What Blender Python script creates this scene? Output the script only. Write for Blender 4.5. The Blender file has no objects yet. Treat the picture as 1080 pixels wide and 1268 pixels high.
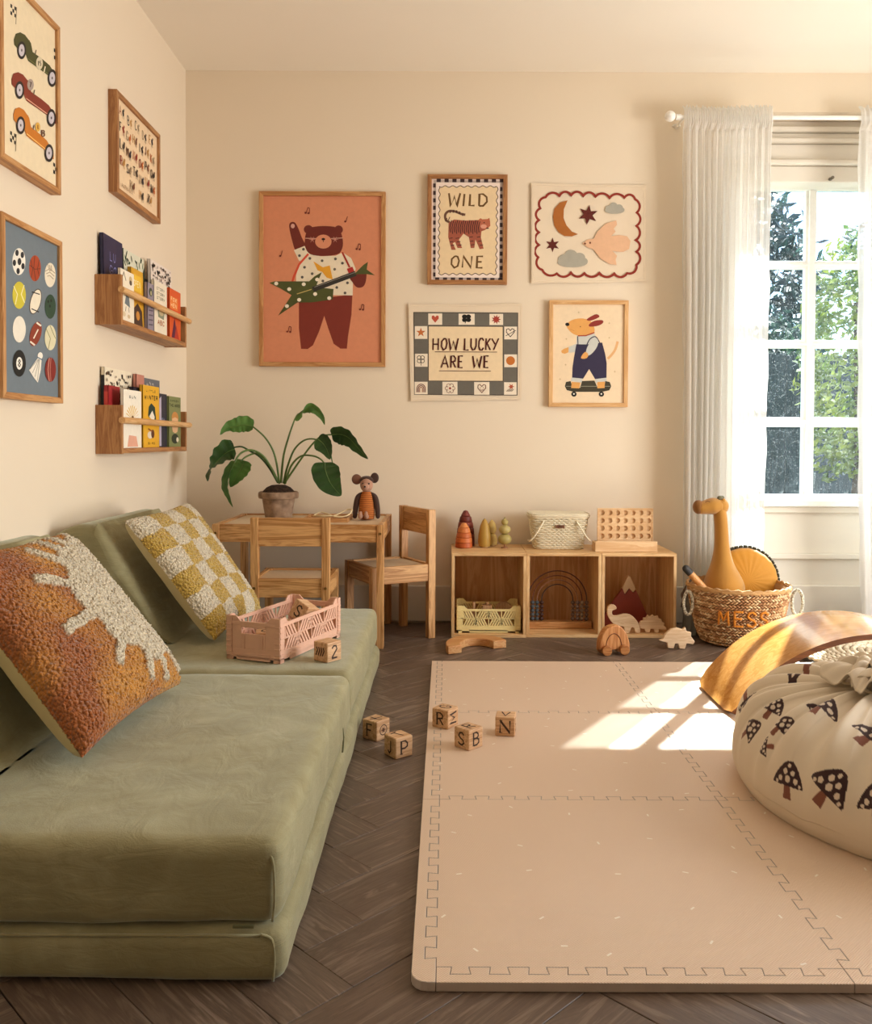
import bpy, math, random
from mathutils import Vector, Matrix, Euler, noise
from math import sin, cos, pi, radians as R, sqrt, atan2
random.seed(7)
S = bpy.context.scene
COL = S.collection
# ---------------------------------------------------------------- camera
H = 0.78; F = 1083.0; CX = 553.0; CY = 570.5; TILT = 1.4; ROLL = 0.25
cd = bpy.data.cameras.new('camera'); cam = bpy.data.objects.new('camera', cd); COL.objects.link(cam)
cam.location = (0, 0, H)
CM = Matrix.Rotation(R(90 - TILT), 3, 'X') @ Matrix.Rotation(R(ROLL), 3, 'Z')
cam.rotation_euler = CM.to_euler()
cd.sensor_fit = 'HORIZONTAL'; cd.sensor_width = 36; cd.lens = 36 * F / 1080
cd.shift_x = (540 - CX) / 1080; cd.shift_y = (CY - 634) / 1080; cd.clip_start = 0.02
S.camera = cam
# ---------------------------------------------------------------- light
SUN_DIR = Vector((-0.63, -1.0, -1.052))
w = bpy.data.worlds.new('world'); S.world = w; w.use_nodes = True
wn = w.node_tree.nodes; wl = w.node_tree.links
sky = wn.new('ShaderNodeTexSky'); sky.sky_type = 'NISHITA'; sky.sun_disc = False
sky.sun_elevation = R(41.7); sky.sun_rotation = atan2(0.63, 1.0); sky.air_density = 1.0; sky.dust_density = 0.4
wl.new(sky.outputs[0], wn['Background'].inputs[0]); wn['Background'].inputs[1].default_value = 0.42
sd = bpy.data.lights.new('sun', 'SUN'); sd.energy = 27; sd.angle = R(0.6); sd.color = (1.0, 0.92, 0.80)
so = bpy.data.objects.new('sun', sd); so.rotation_euler = SUN_DIR.to_track_quat('-Z', 'Y').to_euler(); so.location = (5, 9, 8); COL.objects.link(so)
def area(name, loc, direction, sx, sy, energy, color, portal=False):
    d = bpy.data.lights.new(name, 'AREA'); d.shape = 'RECTANGLE'; d.size = sx; d.size_y = sy; d.energy = energy; d.color = color
    if portal: d.cycles.is_portal = True
    o = bpy.data.objects.new(name, d); o.location = loc; o.rotation_euler = Vector(direction).to_track_quat('-Z', 'Y').to_euler(); COL.objects.link(o)
    return o
area('window_portal', (1.92, 4.05, 1.22), (0, -1, 0), 1.3, 1.45, 1, (1, 1, 1), True)
area('side_fill', (2.72, 1.95, 0.92), (-1, 0, 0), 1.5, 1.5, 66, (1.0, 0.97, 0.92))  # added fill lamp from the right, set in an unseen opening
S.view_settings.view_transform = 'Standard'; S.view_settings.look = 'None'
S.view_settings.gamma = 1; S.view_settings.use_curve_mapping = False; S.view_settings.exposure = 0.27
S.cycles.use_denoising = True; S.cycles.max_bounces = 10; S.cycles.diffuse_bounces = 6; S.cycles.transparent_max_bounces = 16
S.cycles.sample_clamp_indirect = 14; S.cycles.caustics_reflective = False; S.cycles.caustics_refractive = False
# ---------------------------------------------------------------- measuring helpers: photo pixel -> world point on a known plane
def ray(px, py): return CM @ Vector(((px - CX) / F, -(py - CY) / F, -1))
def PY(px, py, y): d = ray(px, py); t = y / d.y; return Vector((d.x * t, y, H + d.z * t))
def PZ(px, py, z=0.0): d = ray(px, py); t = (z - H) / d.z; return Vector((d.x * t, d.y * t, z))
def PX(px, py, x): d = ray(px, py); t = x / d.x; return Vector((x, d.y * t, H + d.z * t))
# ---------------------------------------------------------------- materials
def lin(c):
    if isinstance(c, str): c = [int(c[i:i + 2], 16) for i in (0, 2, 4)]
    return tuple(((v / 255) / 12.92 if v / 255 <= 0.04045 else ((v / 255 + 0.055) / 1.055) ** 2.4) for v in c[:3]) + (1,)
MATS = {}
class NT:
    def __init__(s, name):
        s.m = bpy.data.materials.new(name); s.m.use_nodes = True; s.t = s.m.node_tree; s.n = s.t.nodes; s.b = s.n['Principled BSDF']; s.out = s.n['Material Output']
    def add(s, typ, **kw):
        n = s.n.new('ShaderNode' + typ)
        for k, v in kw.items():
            if k in n.inputs: n.inputs[k].default_value = v
            else: setattr(n, k, v)
        return n
    def ln(s, a, b): s.t.links.new(a, b)
    def coord(s, scale=(1, 1, 1), rnd=False, kind='Object'):
        tc = s.add('TexCoord'); mp = s.add('Mapping'); mp.inputs['Scale'].default_value = scale
        src = tc.outputs[kind]
        if rnd:
            oi = s.add('ObjectInfo'); cx = s.add('CombineXYZ'); mu = s.add('Math', operation='MULTIPLY'); s.ln(oi.outputs['Random'], mu.inputs[0]); mu.inputs[1].default_value = 37
            for i in range(3): s.ln(mu.outputs[0], cx.inputs[i])
            va = s.add('VectorMath', operation='ADD'); s.ln(src, va.inputs[0]); s.ln(cx.outputs[0], va.inputs[1]); src = va.outputs[0]
        s.ln(src, mp.inputs[0]); return mp.outputs[0]
    def math(s, op, a, b=None, c=None):
        n = s.add('Math', operation=op)
        for i, x in enumerate((a, b, c)):
            if x is None: continue
            if isinstance(x, (int, float)): n.inputs[i].default_value = x
            else: s.ln(x, n.inputs[i])
        return n.outputs[0]
    def noise(s, vec, scale, detail=3, rough=.5, dist=0):
        n = s.add('TexNoise'); n.inputs['Scale'].default_value = scale; n.inputs['Detail'].default_value = detail; n.inputs['Roughness'].default_value = rough; n.inputs['Distortion'].default_value = dist
        s.ln(vec, n.inputs['Vector']); return n.outputs['Fac']
    def ramp(s, fac, stops):
        n = s.add('ValToRGB'); cr = n.color_ramp
        while len(cr.elements) < len(stops): cr.elements.new(.5)
        for e, (p, c) in zip(cr.elements, stops): e.position = p; e.color = c if len(c) == 4 and not isinstance(c, str) else lin(c)
        s.ln(fac, n.inputs[0]); return n.outputs[0]
    def mix(s, fac, a, b, blend='MIX'):
        n = s.add('Mix', data_type='RGBA', blend_type=blend)
        for i, x in ((0, fac), (6, a), (7, b)):
            if isinstance(x, (int, float, tuple)): n.inputs[i].default_value = x
            else: s.ln(x, n.inputs[i])
        return n.outputs[2]
    def bump(s, h, strength=.3, dist=.002):
        n = s.add('Bump'); n.inputs['Strength'].default_value = strength; n.inputs['Distance'].default_value = dist; s.ln(h, n.inputs['Height']); s.ln(n.outputs[0], s.b.inputs['Normal'])
    def col(s, x):
        if isinstance(x, tuple): s.b.inputs['Base Color'].default_value = x
        else: s.ln(x, s.b.inputs['Base Color'])
    def set(s, **kw):
        for k, v in kw.items(): s.b.inputs[k.replace('_', ' ')].default_value = v
def plain(c, rough=.6, key=None, **kw):
    k = ('p', c, rough, tuple(kw.items()))
    if k not in MATS:
        t = NT('plain_' + (c if isinstance(c, str) else '_'.join(map(str, c)))); t.set(Roughness=rough, **kw)
        v = t.coord((1, 1, 1)); n = t.noise(v, 60, 2)
        a = lin(c); t.col(t.mix(n, tuple(x * .93 for x in a[:3]) + (1,), tuple(min(1, x * 1.07) for x in a[:3]) + (1,)))
        MATS[k] = t.m
    return MATS[k]
def wood(c1, c2, axis='X', scale=1.0, rough=.5, bump=.12):
    k = ('w', c1, c2, axis, scale, rough)
    if k not in MATS:
        t = NT('wood'); sc = [22 * scale] * 3; sc['XYZ'.index(axis)] = 1.6 * scale
        v = t.coord(tuple(sc), rnd=True); n = t.noise(v, 1.6, 4, .6, 1.2)
        v2 = t.coord(tuple([x * 5 if x > 10 else x * 3 for x in sc]), rnd=True); n2 = t.noise(v2, 2.0, 3, .6)
        g = t.math('PINGPONG', t.math('MULTIPLY', n, 9), 1.0)
        a = t.ramp(t.math('ADD', t.math('MULTIPLY', n, .6), t.math('MULTIPLY', g, .3)), [(.28, c1), (.45, tuple((p + q) / 2 for p, q in zip(lin(c1), lin(c2)))), (.60, c2)])
        t.col(t.mix(t.math('MULTIPLY', n2, .35), a, t.mix(1.0, a, lin(c1), 'MULTIPLY')))
        t.set(Roughness=rough); t.bump(n2, bump, .001); MATS[k] = t.m
    return MATS[k]
def fabric(c, c2=None, scale=500, rough=.9, sheen=.2, bump=.3):
    k = ('f', c, c2, scale, rough, sheen)
    if k not in MATS:
        t = NT('fabric'); v = t.coord(); n = t.noise(v, scale, 2); n2 = t.noise(v, 14, 3)
        t.col(t.mix(n2, lin(c), lin(c2 or c))); t.set(Roughness=rough, Sheen_Weight=sheen); t.bump(n, bump, .001); MATS[k] = t.m
    return MATS[k]
def emis(c, s): pass
# ---------------------------------------------------------------- mesh builder
def catmull(p, n=6, closed=False):
    p = [Vector(q) for q in p]; out = []; N = len(p)
    for i in range(N if closed else N - 1):
        a, b, c, d = (p[(i - 1) % N], p[i], p[(i + 1) % N], p[(i + 2) % N]) if closed else (p[max(i - 1, 0)], p[i], p[i + 1], p[min(i + 2, N - 1)])
        for k in range(n):
            t = k / n
            out.append(.5 * ((2 * b) + (c - a) * t + (2 * a - 5 * b + 4 * c - d) * t * t + (3 * b - a - 3 * c + d) * t ** 3))
    if not closed: out.append(p[-1])
    return out
class MB:
    def __init__(s): s.v = []; s.f = []; s.m = []; s.c = []; s.M = None; s.mi = 0; s.col = None
    def av(s, p, c=None):
        p = Vector(p)
        if s.M is not None: p = s.M @ p
        s.v.append(p); s.c.append(c or s.col or (1, 1, 1, 1)); return len(s.v) - 1
    def af(s, f, m=None): s.f.append(tuple(f)); s.m.append(s.mi if m is None else m)
    def poly(s, pts, m=None): s.af([s.av(p) for p in pts], m)
    def box(s, x0, x1, y0, y1, z0, z1, m=None):
        i = [s.av(p) for p in ((x0, y0, z0), (x1, y0, z0), (x1, y1, z0), (x0, y1, z0), (x0, y0, z1), (x1, y0, z1), (x1, y1, z1), (x0, y1, z1))]
        for q in ((0, 3, 2, 1), (4, 5, 6, 7), (0, 1, 5, 4), (1, 2, 6, 5), (2, 3, 7, 6), (3, 0, 4, 7)): s.af([i[k] for k in q], m)
        return s
    def obox(s, c, size, rot=(0, 0, 0), m=None):
        old = s.M; T = Matrix.Translation(c) @ Euler(rot).to_matrix().to_4x4(); s.M = (old @ T) if old is not None else T
        a, b, d = [x / 2 for x in size]; s.box(-a, a, -b, b, -d, d, m); s.M = old; return s
    def tube(s, pts, r, n=8, closed=False, m=None, cap=True, flat=1.0):
        pts = [Vector(p) for p in pts]; N = len(pts); rs = r if isinstance(r, (list, tuple)) else [r] * N
        rings = []; prev = None
        for i, p in enumerate(pts):
            t = (pts[(i + 1) % N] - pts[i - 1]) if closed else (pts[min(i + 1, N - 1)] - pts[max(i - 1, 0)])
            if t.length < 1e-9: t = Vector((0, 0, 1))
            t.normalize()
            if prev is None: a = t.cross(Vector((0, 0, 1))); a = a if a.length > .05 else t.cross(Vector((1, 0, 0)))
            else: a = prev - t * prev.dot(t)
            a.normalize(); prev = a; b = t.cross(a)
            rings.append([s.av(p + (a * cos(2 * pi * k / n) + b * sin(2 * pi * k / n) * flat) * rs[i]) for k in range(n)])
        for i in range(N if closed else N - 1):
            A, B = rings[i], rings[(i + 1) % N]
            for k in range(n): s.af((A[k], A[(k + 1) % n], B[(k + 1) % n], B[k]), m)
        if not closed and cap: s.af(rings[0][::-1], m); s.af(rings[-1], m)
        return s
    def cyl(s, a, b, r, r2=None, n=16, m=None): return s.tube([a, b], [r, r if r2 is None else r2], n, m=m)
    def lathe(s, prof, c=(0, 0, 0), n=32, sx=1, sy=1, m=None, closed=False):
        c = Vector(c); rings = []
        for r, z in prof:
            if r < 1e-6: rings.append([s.av(c + Vector((0, 0, z)))])
            else: rings.append([s.av(c + Vector((r * cos(2 * pi * k / n) * sx, r * sin(2 * pi * k / n) * sy, z))) for k in range(n)])
        for A, B in zip(rings, rings[1:]):
            for k in range(n):
                k2 = (k + 1) % n
                if len(A) == 1 and len(B) == 1: continue
                if len(A) == 1: s.af((A[0], B[k2], B[k]), m)
                elif len(B) == 1: s.af((A[k], A[k2], B[0]), m)
                else: s.af((A[k], A[k2], B[k2], B[k]), m)
        return s
    def ball(s, c, r, n=16, k=10, m=None):
        r = r if isinstance(r, (tuple, list)) else (r, r, r); c = Vector(c)
        rings = []
        for j in range(k + 1):
            t = pi * j / k; z = -cos(t) * r[2]; q = sin(t)
            rings.append([s.av(c + Vector((0, 0, z)))] if j in (0, k) else [s.av(c + Vector((cos(2 * pi * i / n) * r[0] * q, sin(2 * pi * i / n) * r[1] * q, z))) for i in range(n)])
        for A, B in zip(rings, rings[1:]):
            for i in range(n):
                i2 = (i + 1) % n
                if len(A) == 1: s.af((A[0], B[i2], B[i]), m)
                elif len(B) == 1: s.af((A[i], A[i2], B[0]), m)
                else: s.af((A[i], A[i2], B[i2], B[i]), m)
        return s
    def prism(s, pts, fr, h0, h1, m=None):
        a = [s.av(fr(u, v, h0)) for u, v in pts]; b = [s.av(fr(u, v, h1)) for u, v in pts]; n = len(pts)
        s.af(a[::-1], m); s.af(b, m)
        for i in range(n): s.af((a[i], a[(i + 1) % n], b[(i + 1) % n], b[i]), m)
        return s
    def build(s, name, mats, parent=None, origin=None, local=False, smooth=40, bevel=None, seg=2, colors=False):
        mats = mats if isinstance(mats, (list, tuple)) else [mats]
        off = Vector(origin) if origin is not None else (Vector() if local else (WL(parent) if parent else Vector()))
        me = bpy.data.meshes.new(name); me.from_pydata([p - off for p in s.v], [], s.f)
        for mm in mats: me.materials.append(mm)
        me.polygons.foreach_set('material_index', s.m)
        if smooth: me.polygons.foreach_set('use_smooth', [True] * len(s.f)); me.update(); me.set_sharp_from_angle(angle=R(smooth))
        if colors:
            ca = me.color_attributes.new('Col', 'FLOAT_COLOR', 'POINT'); ca.data.foreach_set('color', [x for c in s.c for x in c])
        import bmesh
        bm = bmesh.new(); bm.from_mesh(me); bmesh.ops.recalc_face_normals(bm, faces=bm.faces); bm.to_mesh(me); bm.free()
        o = bpy.data.objects.new(name, me); COL.objects.link(o)
        if parent: o.parent = parent
        if origin is not None: o.location = Vector(origin) - (WL(parent) if parent else Vector())
        if bevel:
            b = o.modifiers.new('bevel', 'BEVEL'); b.width = bevel; b.segments = seg; b.limit_method = 'ANGLE'; b.angle_limit = R(40); b.harden_normals = False
        return o
def WL(o):
    v = Vector()
    while o is not None: v += Vector(o.location); o = o.parent
    return v
def tag(o, label, cat=None, group=None, kind=None):
    if label: o['label'] = label
    if cat: o['category'] = cat
    if group: o['group'] = group
    if kind: o['kind'] = kind
    return o
def thing(name, label, cat, loc=(0, 0, 0), rz=0, group=None):
    o = bpy.data.objects.new(name, None); o.empty_display_size = .05; o.location = loc; o.rotation_euler = (0, 0, rz); COL.objects.link(o)
    return tag(o, label, cat, group)
def struct(mb, name, mat, parent=None, **kw):
    o = mb.build(name, mat, parent, **kw)
    if not parent: o['kind'] = 'structure'
    return o
def copy_tree(o, parent=None):
    c = o.copy(); COL.objects.link(c); c.parent = parent
    for ch in list(o.children): copy_tree(ch, c)
    return c
def softgrid(fn, nu, nv, mb, m=None, closeu=False, col=None):
    idx = [[mb.av(fn(i / nu, j / nv), col(i / nu, j / nv) if col else None) for i in range(nu + (0 if closeu else 1))] for j in range(nv + 1)]
    for j in range(nv):
        for i in range(nu):
            i2 = (i + 1) % nu if closeu else i + 1
            mb.af((idx[j][i], idx[j][i2], idx[j + 1][i2], idx[j + 1][i]), m)
def soft_box(mb, x0, x1, y0, y1, z0, z1, r, h=.03, amp=0.0, fr=6, m=None, seed=0):
    def axis(a, b):
        n = max(2, int((b - a - 2 * r) / h)); q = [a + r * (1 - cos(pi / 2 * k / 4)) for k in range(4)]
        q += [a + r + (b - a - 2 * r) * k / n for k in range(n + 1)]; q += [b - r * (1 - cos(pi / 2 * k / 4)) for k in range(3, -1, -1)]; return q
    X, Y, Z = axis(x0, x1), axis(y0, y1), axis(z0, z1); d = {}
    def vert(p):
        k = tuple(round(c, 5) for c in p)
        if k not in d:
            P = Vector(p); c = Vector((min(max(p[0], x0 + r), x1 - r), min(max(p[1], y0 + r), y1 - r), min(max(p[2], z0 + r), z1 - r))); e = P - c
            # square-ish face coords pushed on the rounded hull
            if e.length > 1e-9: e = e / e.length; P = c + e * r
            if amp:
                P += e * amp * noise.noise(P * fr + Vector((seed, 3, 1))) + e * amp * .5 * noise.noise(P * fr * 3.1 + Vector((seed, 9, 4)))
            d[k] = mb.av(P)
        return d[k]
    for a, A in ((0, X), (1, Y), (2, Z)):
        U, V = [q for i, q in enumerate((X, Y, Z)) if i != a]
        for val in (A[0], A[-1]):
            for i in range(len(U) - 1):
                for j in range(len(V) - 1):
                    q = []
                    for (s, t) in ((i, j), (i + 1, j), (i + 1, j + 1), (i, j + 1)):
                        p = [0, 0, 0]; p[a] = val; b = [k for k in range(3) if k != a]; p[b[0]] = U[s]; p[b[1]] = V[t]; q.append(vert(p))
                    mb.af(q, m)
# ---------------------------------------------------------------- flat drawing on a surface
FONT = {'A': [[(0, 0), (.5, 1), (1, 0)], [(.2, .35), (.8, .35)]], 'B': [[(.1, 0), (.1, 1), (.6, 1), (.85, .85), (.85, .65), (.6, .53), (.1, .53)], [(.6, .53), (.95, .4), (.95, .15), (.65, 0), (.1, 0)]],
 'C': [[(.95, .8), (.7, 1), (.35, 1), (.08, .75), (.05, .3), (.3, 0), (.7, 0), (.95, .2)]], 'D': [[(.1, 0), (.1, 1), (.5, 1), (.9, .75), (.95, .35), (.55, 0), (.1, 0)]],
 'E': [[(.9, 1), (.1, 1), (.1, 0), (.9, 0)], [(.1, .52), (.75, .52)]], 'F': [[(.9, 1), (.1, 1), (.1, 0)], [(.1, .52), (.75, .52)]],
 'G': [[(.95, .8), (.65, 1), (.3, 1), (.05, .65), (.05, .3), (.35, 0), (.7, 0), (.95, .2), (.95, .45), (.6, .45)]], 'H': [[(.05, 0), (.05, 1)], [(.95, 0), (.95, 1)], [(.05, .5), (.95, .5)]],
 'I': [[(.5, 0), (.5, 1)]], 'J': [[(.7, 1), (.7, .2), (.45, 0), (.15, .2)]], 'K': [[(.1, 0), (.1, 1)], [(.9, 1), (.1, .45)], [(.3, .6), (.95, 0)]], 'L': [[(.1, 1), (.1, 0), (.9, 0)]],
 'M': [[(0, 0), (.1, 1), (.5, .3), (.9, 1), (1, 0)]], 'N': [[(.05, 0), (.05, 1), (.95, 0), (.95, 1)]], 'O': [[(.5, 1), (.1, .75), (.05, .3), (.4, 0), (.8, .15), (.97, .6), (.8, .95), (.5, 1)]],
 'P': [[(.1, 0), (.1, 1), (.65, 1), (.93, .8), (.9, .55), (.6, .43), (.1, .43)]], 'Q': [[(.5, 1), (.1, .75), (.05, .3), (.4, 0), (.8, .15), (.97, .6), (.8, .95), (.5, 1)], [(.6, .3), (1, -.05)]],
 'R': [[(.1, 0), (.1, 1), (.6, 1), (.9, .8), (.85, .57), (.1, .47)], [(.45, .5), (.95, 0)]], 'S': [[(.9, .82), (.6, 1), (.25, .93), (.12, .7), (.4, .52), (.75, .42), (.9, .2), (.6, 0), (.15, .08), (.05, .2)]],
 'T': [[(0, 1), (1, 1)], [(.5, 1), (.5, 0)]], 'U': [[(.08, 1), (.08, .3), (.35, 0), (.7, .05), (.92, .35), (.92, 1)]], 'V': [[(0, 1), (.5, 0), (1, 1)]],
 'W': [[(0, 1), (.22, 0), (.5, .75), (.75, 0), (1, 1)]], 'X': [[(0, 0), (1, 1)], [(0, 1), (1, 0)]], 'Y': [[(0, 1), (.5, .5)], [(1, 1), (.3, 0)]], 'Z': [[(0, 1), (1, 1), (0, 0), (1, 0)]],
 '2': [[(.1, .8), (.35, 1), (.75, .97), (.88, .7), (.1, .05), (.1, 0), (.95, 0)]], '7': [[(.1, 1), (.9, 1), (.4, 0)]], '1': [[(.3, .8), (.55, 1), (.55, 0)]], '5': [[(.85, 1), (.2, 1), (.15, .55), (.6, .6), (.9, .35), (.6, 0), (.1, .08)]],
 '8': [[(.5, .52), (.15, .75), (.5, 1), (.85, .75), (.5, .52), (.1, .25), (.5, 0), (.9, .25), (.5, .52)]], '.': [[(.4, 0), (.5, .05)]]}
class Draw:
    def __init__(s, fr, mb=None, eps=.00003, rough=.75): s.fr = fr; s.mb = mb or MB(); s.cols = []; s.k = 1; s.eps = eps; s.rough = rough
    def ci(s, c):
        if c not in s.cols: s.cols.append(c)
        return s.cols.index(c)
    def poly(s, pts, c, smooth=0):
        if smooth: pts = [(p.x, p.y) for p in catmull([(a, b, 0) for a, b in pts], smooth, True)]
        s.mb.poly([s.fr(u, v, s.k * s.eps) for u, v in pts], s.ci(c)); s.k += 1; return s
    def ell(s, cx, cy, rx, ry, c, rot=0, n=20):
        a = R(rot); s.poly([(cx + rx * cos(2 * pi * i / n) * cos(a) - ry * sin(2 * pi * i / n) * sin(a), cy + rx * cos(2 * pi * i / n) * sin(a) + ry * sin(2 * pi * i / n) * cos(a)) for i in range(n)], c); return s
    def line(s, pts, w, c, closed=False, smooth=0):
        if smooth: pts = [(p.x, p.y) for p in catmull([(a, b, 0) for a, b in pts], smooth, closed)]
        N = len(pts); L = []; Rr = []
        for i, p in enumerate(pts):
            a = pts[i - 1] if (i or closed) else p; b = pts[(i + 1) % N] if (i < N - 1 or closed) else p
            dx, dy = b[0] - a[0], b[1] - a[1]; l = sqrt(dx * dx + dy * dy) or 1; nx, ny = -dy / l * w / 2, dx / l * w / 2
            if 0 < i < N - 1 or closed:
                d1 = Vector((p[0] - a[0], p[1] - a[1])); d2 = Vector((b[0] - p[0], b[1] - p[1]))
                if d1.length > 0 and d2.length > 0: q = max(.5, cos(d1.angle(d2, 0) / 2)); nx /= q; ny /= q
            L.append(s.mb.av(s.fr(p[0] + nx, p[1] + ny, s.k * s.eps))); Rr.append(s.mb.av(s.fr(p[0] - nx, p[1] - ny, s.k * s.eps)))
        for i in range(N if closed else N - 1): j = (i + 1) % N; s.mb.af((L[i], L[j], Rr[j], Rr[i]), s.ci(c))
        s.k += 1; return s
    def star(s, cx, cy, r, r2, n, c, rot=0):
        return s.poly([(cx + (r if i % 2 == 0 else r2) * cos(pi * i / n + R(rot)), cy + (r if i % 2 == 0 else r2) * sin(pi * i / n + R(rot))) for i in range(2 * n)], c)
    def text(s, txt, x, y, w, h, gap, lw, c, slant=0, up=-1):
        for i, ch in enumerate(txt):
            x0 = x + i * (w + gap)
            for st in FONT.get(ch, []):
                k0 = s.k; s.line([(x0 + a * w + slant * b, y + up * b * h) for a, b in st], lw, c)
        return s
    def build(s, name, parent=None, **kw): return s.mb.build(name, [plain(c, s.rough) for c in s.cols], parent, smooth=0, **kw)
def pxframe(zx, zy, zs, plane, n):   # zoom-crop pixel -> point on the picture's own plane
    def fr(u, v, k):
        p = plane(zx + u / zs, zy + v / zs); return p + Vector(n) * k
    return fr
# ---------------------------------------------------------------- room shell
BW, LX, RX, NY, CZ = 3.736, -1.11, 2.78, -3.0, 2.335
def wallmat(name, c, bump=.15):
    t = NT(name); v = t.coord(); n = t.noise(v, 3, 4); n2 = t.noise(v, 180, 3)
    a = lin(c); t.col(t.mix(n, tuple(x * .965 for x in a[:3]) + (1,), a)); t.set(Roughness=.85); t.bump(n2, bump, .0006); return t.m
M_WALL = wallmat('wall_paint', 'e9dbc6'); M_CEIL = wallmat('ceiling_paint', 'f3ece0'); M_TRIM = wallmat('trim_paint', 'dfd8cc', .05)
WHITE = plain('f3f2ee', .35)
b = MB(); b.box(LX - .2, LX, NY - .2, 4.1, -.1, CZ + .1); struct(b, 'wall_left', M_WALL)
b = MB(); OX0, OX1, OZ = 1.17, 2.62, 2.17         # window bay opening in the back wall
b.box(LX, OX0, BW, BW + .3, -.1, CZ + .1); b.box(OX0, OX1, BW, BW + .3, OZ, CZ + .1); b.box(OX1, RX, BW, BW + .3, -.1, CZ + .1); struct(b, 'wall_back', M_WALL)
b = MB(); b.box(RX, RX + .2, NY - .2, 1.2, -.1, CZ + .1); b.box(RX, RX + .2, 2.7, BW + .3, -.1, CZ + .1); b.box(RX, RX + .2, 1.2, 2.7, -.1, .15); b.box(RX, RX + .2, 1.2, 2.7, 1.7, CZ + .1); struct(b, 'wall_right', M_WALL)
b = MB(); b.box(LX, RX, NY - .2, NY, -.1, CZ + .1); struct(b, 'wall_front', M_WALL)
b = MB(); b.box(LX, RX, NY, BW + .3, CZ, CZ + .12); struct(b, 'ceiling', M_CEIL)
# floor: dark oak herringbone planks on a slab
b = MB(); b.box(LX - .2, RX + .2, NY - .2, BW + .3, -.1, -.009)
def floor_wood():
    t = NT('dark_oak'); v = t.coord((1.4, 15, 15), rnd=True); n = t.noise(v, 2.2, 5, .62, 2.2); v2 = t.coord((5, 110, 110), rnd=True); n2 = t.noise(v2, 1.6, 3, .6, .4)
    g = t.math('PINGPONG', t.math('MULTIPLY', n, 8), 1.0); c = t.ramp(t.math('ADD', t.math('MULTIPLY', n, .6), t.math('MULTIPLY', g, .2)), [(.22, '54463c'), (.42, '7c6a5c'), (.62, 'a08e7f')]); oi = t.add('ObjectInfo')
    c = t.mix(t.math('MULTIPLY', n2, .55), c, lin('38281d')); c = t.mix(t.math('MULTIPLY', oi.outputs['Random'], .45), c, lin('4e3b30')); t.col(c)
    t.set(Roughness=.42); t.b.inputs['Specular IOR Level'].default_value = .45; t.bump(n2, .35, .0008); return t.m
M_FLOOR = floor_wood(); floor = struct(b, 'floor', M_FLOOR)
PL, PW = .60, .12
b = MB(); b.box(0, PL - .0012, 0, PW - .0012, -.009, 0); plank0 = b.build('plank', M_FLOOR, floor, local=True, smooth=0, bevel=.0007, seg=1)
ms = []
c45 = cos(R(45)); first = True
for i in range(-60, 60):
    for j in range(-12, 12):
        for kind in (0, 1):
            a, bb = i * PW + j * PL, i * PW - j * PL
            ca, cb = (a + PL / 2, bb + PW / 2) if kind == 0 else (a + PL + PW / 2, bb + PW - PL / 2)
            X = c45 * (ca - cb) - .13; Y = c45 * (ca + cb) + .04
            if not (LX - .02 < X < RX and .55 < Y < BW + .08): continue
            o = plank0 if first else plank0.copy()
            if not first: COL.objects.link(o)
            first = False
            if kind == 0: lx, ly, rz = a, bb, 0
            else: lx, ly, rz = a + PL + PW, bb + PW - PL, pi / 2
            if kind == 1: lx -= .0
            o.location = (c45 * (lx - ly) - .13, c45 * (lx + ly) + .04, random.uniform(-.0005, 0)); o.rotation_euler = (0, 0, R(45) + rz)
# baseboards
def board(name, x0, x1, y0, y1, hh=.13):
    b = MB(); b.box(x0, x1, y0, y1, 0, hh); return struct(b, name, M_TRIM, bevel=.006, seg=3)
board('baseboard_back', LX + .016, OX0, BW - .016, BW, .155)
board('baseboard_left', LX, LX + .016, NY, BW)
board('baseboard_right', RX - .016, RX, NY, BW - .016)
# ---------------------------------------------------------------- window in its bay
GY = 3.93
win = bpy.data.objects.new('window_1', None); COL.objects.link(win); win.location = (1.92, GY, .54); win['kind'] = 'structure'
rows = [(.54, .842), (.885, 1.194), (1.23, 1.546), (1.582, 1.894)]
cols = [(1.354, 1.594), (1.645, 1.885), (1.955, 2.195), (2.246, 2.486)]
b = MB()
b.box(OX0, cols[0][0] - .03, BW + .067, GY + .02, 0, OZ); b.box(cols[3][1] + .03, OX1, BW + .067, GY + .02, 0, OZ); b.box(cols[0][0] - .03, cols[3][1] + .03, BW + .16, GY + .02, 1.93, OZ); b.box(cols[0][0] - .03, cols[3][1] + .03, BW + .16, GY + .02, 0, .50)
b.build('window_frame', WHITE, win, bevel=.004)
b = MB(); zt = OZ
for (dz, dep) in ((.03, .02), (.025, .05), (.03, .035), (.02, .07), (.075, .05), (.02, .085), (.07, .06)):
    b.box(OX0 + .001, OX1 - .001, BW + .02 + (.1 - dep), BW + .175, zt - dz, zt); zt -= dz + .001
b.build('head_moulding', M_TRIM, win, bevel=.005, seg=2)
b = MB(); b.box(cols[0][0] - .03, cols[3][1] + .03, GY - .025, GY + .02, .505, .54); b.box(cols[0][0] - .03, cols[3][1] + .03, GY - .02, GY + .02, 1.894, 1.93)
for x0, x1 in ((cols[0][0] - .03, cols[0][0]), (cols[3][1], cols[3][1] + .03), (cols[1][1], cols[2][0])): b.box(x0, x1, GY - .02, GY + .02, .505, 1.93)
b.build('sash_frame', WHITE, win, bevel=.004)
for (x0, x1) in ((cols[0][1], cols[1][0]), (cols[2][1], cols[3][0])):
    b = MB(); b.box(x0, x1, GY - .012, GY + .018, .54, 1.894); b.box(x0 + .013, x1 - .013, GY - .024, GY - .012, .54, 1.894); b.build('glazing_bar', WHITE, win, bevel=.003)
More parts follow.
